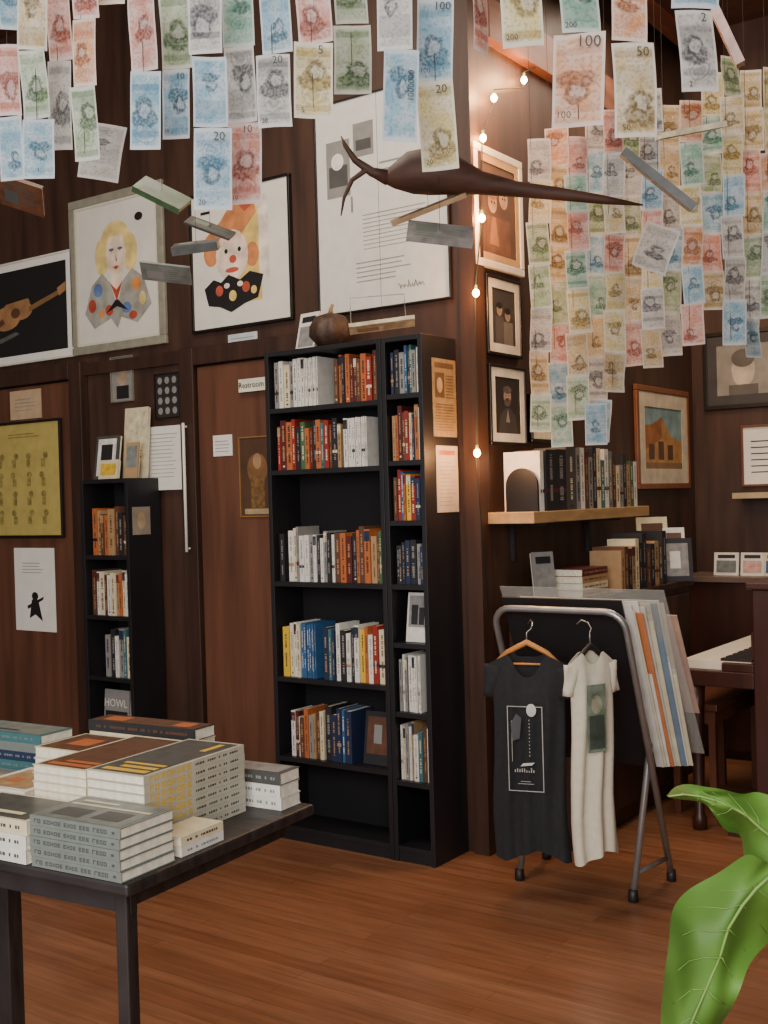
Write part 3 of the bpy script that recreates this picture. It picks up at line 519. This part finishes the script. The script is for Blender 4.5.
board('black display board facing out behind the hanging shirts','display_board','board',-2.06,-1.60,3.60,1.035,3.86,.42,[mat('131214',.6)])
cl=[('white','WHT',-1.575,1.0),('cream','CRM',-1.568,.98),('white','WHT',-1.56,1.01),('orange','ORG',-1.548,.97),('white','WHT2',-1.545,.99),('cream','CRM',-1.53,1.0),('blue','BLU',-1.512,1.0),('white','WHT',-1.508,1.01),('cream','CRM',-1.495,1.0)]
mm={'WHT':mat('d6d2c8',.6),'WHT2':mat('c6c2b6',.6),'ORG':ORG,'BLU':mat('6d7f90',.6),'CRM':mat('cbc2a6',.6)}
for i,(n,k,x1,zt) in enumerate(cl):
    y=.012+i*.0098
    board(f'{n} edged print, {ORD[i+1]} behind the black board in the rack','print','print',-2.04,x1,3.61+y*1.1,zt+.02,3.865+y*.9,.42,[mm[k]],th=.003,group='prints in the folding rack')
def clear_mat():
    m=bpy.data.materials.new('clear_sleeve'); m.use_nodes=True; nt=m.node_tree; b=nt.nodes['Principled BSDF']
    b.inputs['Base Color'].default_value=hx('c0c0b8')+(1,); b.inputs['Alpha'].default_value=.25
    n=nt.nodes.new('ShaderNodeTexNoise'); r=nt.nodes.new('ShaderNodeMapRange'); r.inputs[3].default_value=.08; r.inputs[4].default_value=.22; nt.links.new(n.outputs[0],r.inputs[0]); nt.links.new(r.outputs[0],b.inputs['Roughness']); return m
CLR=clear_mat()
board('large clear plastic sleeve sticking out of the rack','plastic_sleeve','sleeve',-2.09,-1.465,3.52+.12,1.07,3.865+.115,.46,[CLR],th=.003)
board('pinkish card standing behind the plastic sleeve','tall_card','card',-1.9,-1.485,3.80,.97,3.995,.6,[mat('b89a8a',.6)],th=.004)

# shirts
def shirt(name,label,loc,rz,hw,L,mt,sleeve,scoop,narrow=.85,fold=.01,art=None,artm=None,sd=(.3,-.95),sw=.05):
    t=thing(name,label,'shirt',loc,rz); m=MB(); N=64; rows=[0,.03,.08,.15,.22,.3,.4,.5,.6,.7,.8,.9,1]; rings=[]; nw=hw*.42
    for v in rows:
        w=hw*(1-(1-narrow)*min(1,v/.18)) if v<.5 else hw*narrow*(1+.12*(v-.5))
        th=.012+.024*min(1,v*5); r=[]
        for j in range(N):
            a=2*math.pi*j/N; x=w*math.cos(a); s=math.sin(a); xx=x/hw
            zt=-.06*abs(xx)**1.3
            if abs(x)<nw: zt-=(scoop if s<0 else scoop*.3)*(1-(x/nw)**2)
            y=th*s*(1+.3*math.sin(x*95+v*3)*min(1,v*3))+fold*(math.sin(x*60+1+v*4)+.6*math.sin(x*31-v*5)+.5*math.sin(v*19+x*25))*v
            zb=-L+.018*math.sin(x*26+1)
            r.append((x+.008*math.sin(v*7)*v,y,zt*(1-v)+zb*v))
        rings.append(r)
    m.loft(rings,0,caps=False); m.build('shirt_body',mt,t)
    for s in (-1,1):
        m=MB(); rr=[]; d=Vector((s*sd[0],0,sd[1])).normalized(); n=Vector((-d.z,0,d.x))
        for k in range(6):
            f=k/5; c=Vector((s*(hw*.8),0,-.062))+d*sleeve*f; w=sw-.006*f
            rr.append([c+n*w*math.cos(2*math.pi*j/16)+Vector((0,.015*math.sin(2*math.pi*j/16)+.005*math.sin(f*5+j*1.2),0)) for j in range(16)])
        m.loft(rr,0,caps=True); m.build('sleeve',mt,t)
    if art:
        m=MB()
        for pts,mi in art: m.poly([(x,-.0605-.0008*mi,z_) for x,z_ in pts],mi)
        m.build('printed_graphic',artm,t)
    return t
BS=mat('1f1f21',.9,.2,60,bump=.1); CS=mat('d2c9b2',.85,.06,40,bump=.1)
def outline(x0,x1,z0,z1,w): return [(R(x0,x1,z0,z0+w),0),(R(x0,x1,z1-w,z1),0),(R(x0,x0+w,z0+w,z1-w),0),(R(x1-w,x1,z0+w,z1-w),0)]
pb=onY(527,648,3.49); 
rs=random.Random(3)
art=outline(-.062,.06,-.48,-.19,.003)+[(E(.022,-.203,.017,.022),1)]+[(R(.012,.015,-.36+i*.012,-.355+i*.012),0) for i in range(11)]+[([(-.045,-.31),(-.02,-.3),(-.012,-.23),(-.03,-.215),(-.05,-.25)],2)]+[(R(-.048,-.046,-.38,-.24),0)]+[(R(-.04+.008*i,-.036+.008*i,-.415,-.415+rs.uniform(.006,.018)),0) for i in range(9)]+[([(-.02,-.395),(.02,-.39),(.03,-.38),(-.01,-.384)],1)]+[(R(-.03,.025,-.455,-.453),0),(R(-.02,.015,-.447,-.445),0)]
shirt('black_shirt','black t-shirt with a white framed print hanging on the rack',pb,rad(16),.145,.71,BS,.11,.1,narrow=.86,fold=.006,art=art,artm=[mat('a5a29c',.8),mat('c8c5be',.8),mat('4a4a4c',.8)],sd=(.14,-.99),sw=.036)
pw=onY(590,645,3.47)
shirt('cream_shirt','cream t-shirt with a dark green picture print hanging on the rack',pw,rad(62),.092,.70,CS,.10,.06,narrow=.88,fold=.005,art=[(R(-.062,.012,-.34,-.12),0),(R(-.055,.005,-.33,-.22),1),(E(-.025,-.185,.022,.03),2)],artm=[mat('6d7866',.8,.5,25),mat('3f4a3e',.8,.4,25),mat('98987e',.8,.4,25)],sw=.03,sd=(.14,-.99))
def hanger(label,loc,rz,mt,top,hwid=.12):
    t=thing('clothes_hanger',label,'hanger',loc,rz)
    MB().tube([(-hwid,0,-.075),(-hwid*.6,0,-.035),(0,0,.0),(hwid*.6,0,-.035),(hwid,0,-.075)],[.006,.009,.011,.009,.006],8).tube([(-hwid*.95,0,-.075),(hwid*.95,0,-.075)],.004,8).build('hanger_bar',mt,t)
    h=top-.005
    MB().tube([(0,0,0),(0,0,h-.03),(.014,.01,h-.018),(.016,.03,h),(.004,.05,h+.008),(-.008,.06,h-.006)],.0022,6).build('hook',STEEL,t)
hanger('wooden hanger holding the black shirt',pb+Vector((0,-.001,.02)),rad(16),mat('b87a3c',.4,.2,20),.068,.115)
hanger('dark wire hanger holding the cream shirt',pw+Vector((0,0,.0)),rad(62),BLK,.075,.07)

# ---------------------------------------------------------------- table + books
TO=Vector((-1.515,1.335)); TA=rad(5)
def TP(x,y):
    c,s=math.cos(TA),math.sin(TA); return TO.x+x*c-y*s,TO.y+x*s+y*c
TZ=.75
TW=mat('262120',.5,.5,8,stretch=(1,5,1),bump=.3)
t=thing('display_table','dark weathered wooden table covered with stacks of books','table',(TO.x,TO.y,0),TA)
TL,TD=-1.25,.575
MB().box(TL,0,0,TD,TZ-.024,TZ).build('tabletop',TW,t,bevel=.006)
MB().box(TL+.05,-.04,.05,.065,TZ-.075,TZ-.024).build('front_rail',TW,t); MB().box(-.055,-.04,.066,TD-.05,TZ-.06,TZ-.024).build('side_rail',TW,t)
for (x,y,w) in ((-.07,.04,.028),(-.94,TD-.06,.045),(TL+.05,.04,.028)): MB().box(x,x+w,y,y+w,0,TZ-.024).build('leg',TW,t,bevel=.003)
def stack(n,x0,x1,y0,y1,th,a,cols,desc,group,cover=None,acc=None,acc2='yellow',jit=.004,yel=False,rj=.015,bold=False):
    z=TZ+.0006; hz=abs(math.sin(a))>.5
    w,l=((x1-x0),(y1-y0)) if hz else ((y1-y0),(x1-x0))
    nm=['bottom']+[ORD[i+1]+' from bottom' for i in range(1,n-1)]+['top']
    for i in range(n):
        top=i==n-1; X,Y=TP((x0+x1)/2+random.uniform(-jit,jit),(y0+y1)/2+random.uniform(-jit,jit))
        lying(cols[i%len(cols)],X,Y,z,w,l,th,TA+a+random.uniform(-rj,rj),f'{desc}, {nm[i]} of its stack',group=group,cover=cover if top else None,acc=acc,acc2=acc2,yel=yel,bold=bold)
        z+=th+.0004
stack(5,-.235,-.015,.0,.140,.0185,0,['slate'],'grey-green paperback at the front table corner','front corner stack of paperbacks',cover=[(.04,.96,.05,.95,3),(.06,.94,.64,.7,2),(.1,.5,.8,.86,2),(.12,.45,.15,.5,1),(.55,.85,.2,.55,1)],acc='dark',acc2='cream',bold=True,jit=.003)
stack(8,-.25,-.1,.158,.465,.0172,rad(90),['stone'],'grey yellow-lettered paperback in the long middle block','long middle block of paperbacks',cover=[(.03,.97,.05,.95,3),(.06,.12,.1,.85,2),(.15,.2,.1,.7,2),(.24,.28,.1,.8,2),(.7,.92,.2,.3,2)],acc='dark',acc2='yellow',yel=True,jit=.0012,rj=.003)
stack(8,-.405,-.257,.165,.465,.0165,rad(90),['cream'],'cream paperback in the left row of the middle block','left row of the middle block',cover=[(.03,.97,.05,.95,3),(.06,.12,.1,.85,2),(.15,.2,.1,.7,2)],acc='brown',acc2='orange',jit=.0012,rj=.003)
stack(2,-.088,-.014,.158,.28,.018,rad(90),['white','cream'],'small white booklet beside front corner stack','small white booklets',jit=.001)
stack(3,-.25,-.03,.497,.568,.026,0,['white','white','dark'],'thick white-paged book at the right table corner','right corner stack',acc='grey',cover=[(.05,.95,.08,.92,3)],acc2='grey',jit=.002)
stack(6,-.58,-.26,.497,.568,.025,0,['cream','white','cream','white','cream','black'],'thick cream-paged book at the back table edge','back edge stack',acc='brown',cover=[(.02,.98,.04,.96,3),(.1,.3,.2,.8,2),(.4,.7,.3,.7,1),(.75,.9,.2,.8,2)],acc2='orange',jit=.002)
stack(5,-.58,-.42,.33,.485,.024,rad(90),['cream','white'],'pale thick book left of the long middle block','pale stack left of middle',acc='brown',cover=[(.04,.96,.05,.95,3),(.3,.7,.3,.7,2)],acc2='orange',jit=.002)
stack(6,-.88,-.63,.40,.50,.021,0,['navy','slate','teal','navy','slate','teal'],'blue-grey paperback at the far left of table','blue-grey stack',acc='slate',cover=[(.04,.96,.05,.95,3),(.2,.6,.2,.3,2)],acc2='navy')
stack(3,-.58,-.42,.155,.32,.026,0,['white','cream'],'white-paged book with illustrated cover near left','illustrated white books',cover=[(.1,.9,.1,.9,3),(.3,.5,.3,.5,2)],acc='tan',acc2='orange',jit=.002)
stack(3,-.47,-.245,.0,.14,.026,0,['white','white','cream'],'thick white book left of the front corner stack','white books at the front edge',cover=[(.05,.95,.05,.95,3),(.1,.8,.2,.3,2)],acc='dark',acc2='cream',jit=.002)
stack(2,-.80,-.61,.12,.32,.03,0,['cream','slate'],'wide book lying near the left frame edge of table','wide books at left',cover=[(.05,.95,.05,.95,3)],acc='tan',acc2='cream')

# ---------------------------------------------------------------- banknotes
THREAD=mat('3a322a',.7)
def note(cx,cy,w,h,f,colr,label,group,num=None,yaw=0,sway=0,segs=6):
    p=dep(cx,cy,f); W=w*f/FP; H=h*f/FP
    m=MB(); uvl=m.bm.loops.layers.uv.new('UVMap'); ph=random.uniform(0,6); amp=random.uniform(.002,.008)*W/.07
    nx=4; V=[]; flip=random.random()<.3
    for j in range(segs+1):
        v=j/segs
        V.append([m.bm.verts.new((W*(i/nx-.5),amp*math.sin(v*4+ph)+amp*.8*math.cos((i/nx-.5)*3+ph),H*(v-.5))) for i in range(nx+1)])
    for j in range(segs):
        for i in range(nx):
            fc=m.face([V[j][i],V[j][i+1],V[j+1][i+1],V[j+1][i]],0,True)
            for lp,(a,b) in zip(fc.loops,((i,j),(i+1,j),(i+1,j+1),(i,j+1))): lp[uvl].uv=(a/nx,1-b/segs if flip else b/segs)
    if num:
        R1=Matrix.Rotation(rad(90),4,'X')
        if len(num)<4: m.text(num,W*.32,(W*.18,-amp*2-.001,H*.38),1,R1); m.text(num,W*.2,(-W*.28,-amp*2-.001,-H*.42),1,R1)
        else: m.text(num,W*.26,(W*.28,-amp*2-.001,H*.1),1,R1@Matrix.Rotation(rad(90),4,'Z'))
    o=m.build('banknote',[NM[colr],INK],loc=p); o.rotation_euler=(0,sway,YAW+yaw); return tag(o,label,'banknote',group)
def thread(x,y1,f,label,ztop):
    a=dep(x,y1,f)
    o=MB().tube([(0,0,0),(0,0,ztop-a.z)],.0008,4).build('hanging_string',THREAD,loc=a); return tag(o,label,'string','strings that carry the banknotes')
near=[
 (2.35,[(-2,-40,19,30,'pale blue',None),(-2,44,20,116,'pink',None),(-2,117,24,180,'pale blue',None)]),
 (2.3,[(18,-20,47,50,'beige',None),(20,50,48,118,'grey green',None),(22,120,55,178,'pale blue',None)]),
 (2.4,[(46,-10,72,60,'pink',None),(48,61,72,150,'light grey',None)]),
 (2.3,[(71,-50,97,18,'pink',None),(72,19,97,86,'pale orange',None),(72,87,98,160,'grey green',None)]),
 (2.35,[(97,-55,125,3,'beige',None)]),
 (2.3,[(127,-8,158,70,'pink',None),(130,72,161,149,'pale blue',None)]),
 (2.4,[(160,-10,190,69,'grey green',None),(162,70,190,138,'pale blue','10')]),
 (2.2,[(188,-25,222,54,'light grey',None),(193,57,227,127,'pale blue',None),(194,128,232,210,'pale blue','20')]),
 (2.3,[(221,-30,253,47,'teal green',None),(225,47,256,122,'light grey',None),(228,122,262,205,'pink','10')]),
 (2.25,[(260,-20,291,52,'pale blue',None),(257,54,291,128,'light grey','20')]),
 (2.2,[(295,-35,331,43,'pink',None),(294,43,333,118,'cream yellow','5')]),
 (2.35,[(333,-50,366,24,'grey green',None),(334,25,371,95,'grey green',None)]),
 (2.1,[(377,-30,412,49,'light grey',None),(383,50,418,141,'pale blue','1000000')]),
 (2.2,[(417,0,453,80,'pale blue','100'),(419,81,456,170,'cream yellow','20')]),
 (2.2,[(471,-30,489,54,'pink',None)]),
 (2.1,[(500,-50,541,47,'cream yellow','200')]),
 (2.0,[(558,-50,598,34,'teal green','200'),(553,35,604,125,'pale orange','100')]),
 (2.0,[(611,-30,648,42,'pale orange',None),(613,43,656,137,'beige','50')]),
 (2.1,[(671,-70,719,9,'pale blue',None),(677,10,717,92,'light grey','2')]),
]
for ci,(f,ns) in enumerate(near):
    for ri,(x0,y0,x1,y1,c,num) in enumerate(ns):
        yw=random.uniform(-.25,.25) if ci!=14 else rad(50)
        note((x0+x1)/2,(y0+y1)/2,(x1-x0)*(1 if ci!=14 else 1.5),y1-y0,f+random.uniform(-.004,.004),c,f'large {c} banknote, {ORD[len(ns)-ri]} from bottom on near string {ORD[ci+1]} from left','near banknotes hanging along the top',num,yw,random.uniform(-.05,.05))
    x0,y0,x1,y1=ns[-1][:4]
    thread((x0+x1)/2,y1-6,f+.009,f'thin string of the {ORD[ci+1]} near banknote column from left',CEIL)
cols_=['beige','light grey','grey green','pink','light grey','teal green','pale blue','cream yellow','beige','light grey','pale orange','pale blue','cream yellow','grey green','beige','pink']
far=[(538,118,432,4.0),(557,104,447,4.08),(576,110,420,3.95),(595,92,442,4.05),(613,98,392,3.98),(631,104,366,4.05),(650,100,368,3.97),(669,88,356,4.04),(690,78,345,3.95),(711,70,310,4.05),(731,66,345,3.96),(751,62,358,4.03),(771,60,318,3.98)]
for ci,(x,yt,yb,f) in enumerate(far):
    y=yb; k=1
    while y-40>yt-12:
        h=random.uniform(38,45); xo=x+random.uniform(-1.5,1.5)+(y-yt)*.01
        c=random.choice(cols_) if not(k==1 and ci in (3,11)) else 'pale blue'
        note(xo,y-h/2,random.uniform(20,23.5),h,f+random.uniform(-.003,.003),c,f'small {c} banknote, {ORD[k]} up on the {ORD[ci+1]} string of right curtain','small banknotes in the right curtain',None,random.uniform(-.3,.3),random.uniform(-.06,.06),4)
        y-=h-1; k+=1
    thread(x,yb-5,f+.006,f'thin string of the {ORD[ci+1]} column in the right banknote curtain',CEIL-.18)
note(596,424,22,42,3.9,'pale blue','small blue banknote hanging lowest at the end of the right curtain','small banknotes in the right curtain')
note(102,152,42,56,2.9,'light grey','pale card-like banknote hanging tilted above the silver-framed drawing',None,None,0,.2)
note(656,248,36,46,3.0,'light grey','white tilted banknote hanging in front of the right curtain',None,None,.1,.35)

# ---------------------------------------------------------------- hanging booklets
def hbook(cx,cy,lpx,f,slope,tilt,th,d,cols,label,yaw=0):
    p=dep(cx,cy,f); L=lpx*f/FP
    t=thing('hanging_booklet',label,'booklet',p)
    M=Matrix.Rotation(YAW+yaw,4,'Z')@Matrix.Rotation(rad(slope),4,'Y')@Matrix.Rotation(rad(tilt),4,'X')@Matrix.Rotation(rad(90),4,'Y')@Matrix.Translation((0,0,-L/2))
    b=MB(); c=.0015
    b.box(-th/2,-th/2+c,-d/2,d/2,0,L).box(th/2-c,th/2,-d/2,d/2,0,L).box(-th/2+c,th/2-c,-d/2,-d/2+c,0,L)
    for s in (-1,1):
        x=s*(th/2+.0005)
        for (y0,y1,z0,z1) in ((-.36,-.3,.1,.7),(-.22,-.18,.1,.85),(-.1,.34,.12,.45),(-.1,-.06,.52,.88),(.02,.06,.52,.8),(.14,.18,.52,.86),(.26,.3,.52,.7)):
            P_=[(x,y0*d,z0*L),(x,y1*d,z0*L),(x,y1*d,z1*L),(x,y0*d,z1*L)]; b.poly(P_ if s>0 else P_[::-1],1)
    b.bm.transform(M); b.build('cover',[cart(cols[0]),cm(cols[1])],t)
    b=MB(); b.box(-th/2+c,th/2-c,-d/2+c,d/2-.002,.002,L-.002); b.bm.transform(M); b.build('page_block',PAGES,t)
    MB().tube([(0,0,0),(0,0,CEIL-p.z)],.0007,4).build('hanging_thread',THREAD,t)
hbook(162,195,52,3.0,28,38,.016,.08,('green','slate'),'small green booklet tilted, hanging beside the silver-framed drawing')
hbook(196,247,46,3.0,-6,20,.022,.08,('dark','grey'),'small dark grey booklet hanging flat over the clown picture')
hbook(166,273,50,3.1,8,-30,.006,.07,('slate','grey'),'thin grey leaflet hanging low between the two drawings')
hbook(210,228,48,3.2,22,30,.006,.07,('dark','slate'),'thin dark leaflet hanging by the clown hat')
hbook(440,234,66,2.9,8,40,.014,.09,('grey','slate'),'grey booklet hanging below the carved figure, underside showing')
hbook(428,209,78,2.95,-20,18,.012,.06,('tan','brown'),'tan booklet hanging just below the carved figure',)
hbook(658,180,90,2.7,40,15,.02,.08,('dark','white'),'dark and white booklet hanging steeply tilted over the right curtain')
hbook(690,131,66,3.0,-9,12,.014,.07,('cream','slate'),'thin cream booklet hanging level among the right curtain')
hbook(728,38,60,2.6,66,20,.02,.06,('pink','red'),'red and white booklet hanging nearly upright at top right')
hbook(382,325,66,3.6,-6,-12,.012,.07,('cream','tan'),'cream booklet hanging in wire over the tall bookcase')
hbook(22,195,46,3.0,20,-35,.012,.1,('brown','dark'),'dark brown booklet hanging at the far upper left')
tag(MB().tube([dep(351,326,3.6),dep(350,298,3.6),dep(404,294,3.6),dep(406,320,3.6)],.0018,6).build('wire_cradle',STEEL),'thin bent wire cradle above the tall bookcase','wire')

# ---------------------------------------------------------------- carved hanging figure
f=2.95; o0=dep(420,178,f); t=thing('carved_figure','dark carved wooden hanging figure with a long pointed horn','carving',o0)
CW=mat('4a2e22',.6,.4,8,stretch=(1,1,4),bump=.2)
def dp(x,y,ff=f): return dep(x,y,ff)-o0
s=f/FP
MB().tube([dp(384,181),dp(392,178),dp(410,173),dp(432,171),dp(455,176),dp(480,183),dp(515,189),dp(560,194),dp(605,200),dp(643,205)],[3*s,11*s,21*s,24*s,19*s,12*s,8*s,6.5*s,4.5*s,.8*s],14).build('carved_body',CW,t)
MB().tube([dp(392,178),dp(372,172),dp(355,160),dp(345,145),dp(341,136)],[8*s,5*s,3.5*s,2.2*s,.6*s],8).build('tail',CW,t)
MB().tube([dp(388,180),dp(366,170),dp(352,180),dp(344,198),dp(341,216)],[6*s,3.5*s,2.5*s,1.7*s,.6*s],8).build('tail',CW,t)
MB().tube([dp(432,155),Vector((dp(432,155).x,dp(432,155).y,CEIL-o0.z))],.001,4).build('hanging_thread',THREAD,t)

# ---------------------------------------------------------------- plant
def leaf_mat():
    m=mat('4c6f2a',.55,.5,5,key='leaf'); b=m.node_tree.nodes['Principled BSDF']; b.inputs['Specular IOR Level'].default_value=.25
    return m
LM=leaf_mat(); VM=mat('64803a',.55,.1,20); f=1.0
pot=dep(800,1000,1.15); t=thing('potted_plant','leafy green potted plant with broad wavy leaves at lower right','plant',(pot.x,pot.y,0)); o0=Vector((pot.x,pot.y,0))
def leaf(st):
    m=MB(); mid=[]; rows=[]; ve=MB()
    for k,(a,b,c) in enumerate(st):
        A=dep(*a,f+.03*math.sin(k*1.3)); B=dep(*b,f-.015); D=dep(*c,f+.04*math.cos(k*1.2)+.02)
        row=[]
        for q in range(9):
            g=q/8
            P=A.lerp(B,g*2) if g<.5 else B.lerp(D,(g-.5)*2)
            P=P+ray(384,512)*(.006*math.sin(g*math.pi*4+k*1.1))
            row.append(P-o0)
        rows.append(row); mid.append(B-o0)
    m.loft(rows,0,caps=False,closed=False)
    lf=m.build('leaf',LM,t,sub=2,smooth=True)
    nudge=ray(384,512)*-.0010
    MB().tube([p+nudge for p in mid],[.0008+.001*i/len(mid) for i in range(len(mid))],6).build('midrib',VM,lf)
    for k in range(1,len(rows)-1):
        for seq in ((4,3,2,1),(4,5,6,7)):
            kk=[k,k-.25,k-.5,k-.8]; P=[]
            for q,kf in zip(seq,kk):
                k0=int(max(0,math.floor(kf))); fr=kf-k0; P.append(rows[k0][q].lerp(rows[min(k0+1,len(rows)-1)][q],fr)+nudge)
            ve.tube(P,[.0005,.0004,.0003,.0002],5)
    ve.build('side_veins',VM,lf)
    return mid[-1]
e1=leaf([((667,797),(668,796),(669,797)),((674,788),(684,794),(690,802)),((690,784),(700,796),(708,803)),((704,787),(715,800),(716,818)),((722,787),(730,806),(726,834)),((742,795),(746,815),(742,828)),((756,790),(760,828),(744,870)),((778,800),(778,842),(750,895)),((800,800),(800,850),(775,890)),((822,830),(815,865),(800,900))])
e2=leaf([((662,1075),(672,1078),(690,1080)),((661,1035),(684,1045),(716,1036)),((663,1005),(692,1020),(736,1008)),((664,970),(706,988),(742,984)),((669,935),(720,955),(748,956)),((668,908),(728,928),(772,938)),((688,888),(742,905),(788,915)),((722,876),(756,888),(805,900)),((748,852),(778,868),(815,882))])
for e in (e1,e2): MB().tube([e,e*.6+Vector((.02,.02,.5)),Vector((0,0,.55)),Vector((0,0,.3))],[.005,.006,.008,.01],8).build('stem',mat('5d7f38',.5),t)
MB().lathe([(.09,0),(.12,.02),(.15,.28),(.16,.3),(.14,.3),(.13,.27),(.001,.27)],28).build('pot',mat('8a4a30',.7,.2,10),t,smooth=True)

# ---------------------------------------------------------------- lights, world, camera
def area(n,loc,tgt,sx,sy,e,col):
    l=bpy.data.lights.new(n,'AREA'); l.shape='RECTANGLE'; l.size=sx; l.size_y=sy; l.energy=e; l.color=col
    o=bpy.data.objects.new(n,l); C.objects.link(o); o.location=loc; o.rotation_euler=(Vector(tgt)-Vector(loc)).to_track_quat('-Z','Y').to_euler()
area('window_light',(.0,-1.3,2.3),(-2.2,2.8,1.9),3.2,2.2,195,(1,.97,.94))
area('ceiling_light',(-2.6,2.3,3.6),(-2.6,3.2,0),1.4,1.2,48,(1,.85,.68))
area('piano_fill_light',(-1.5,4.9,3.5),(-1.9,5.3,.8),1,1,42,(1,.78,.58))  # added fill, no visible fixture: brightens the piano keys and right corner
w=bpy.data.worlds.new('w'); SC.world=w; w.use_nodes=True; w.node_tree.nodes['Background'].inputs[0].default_value=(.95,.94,.97,1); w.node_tree.nodes['Background'].inputs[1].default_value=.85
cd=bpy.data.cameras.new('camera'); cd.sensor_fit='VERTICAL'; cd.sensor_height=24; cd.lens=24*FP/1024; cd.clip_start=.05
co=bpy.data.objects.new('camera',cd); C.objects.link(co); co.location=CAM; co.rotation_euler=RM.to_euler(); SC.camera=co
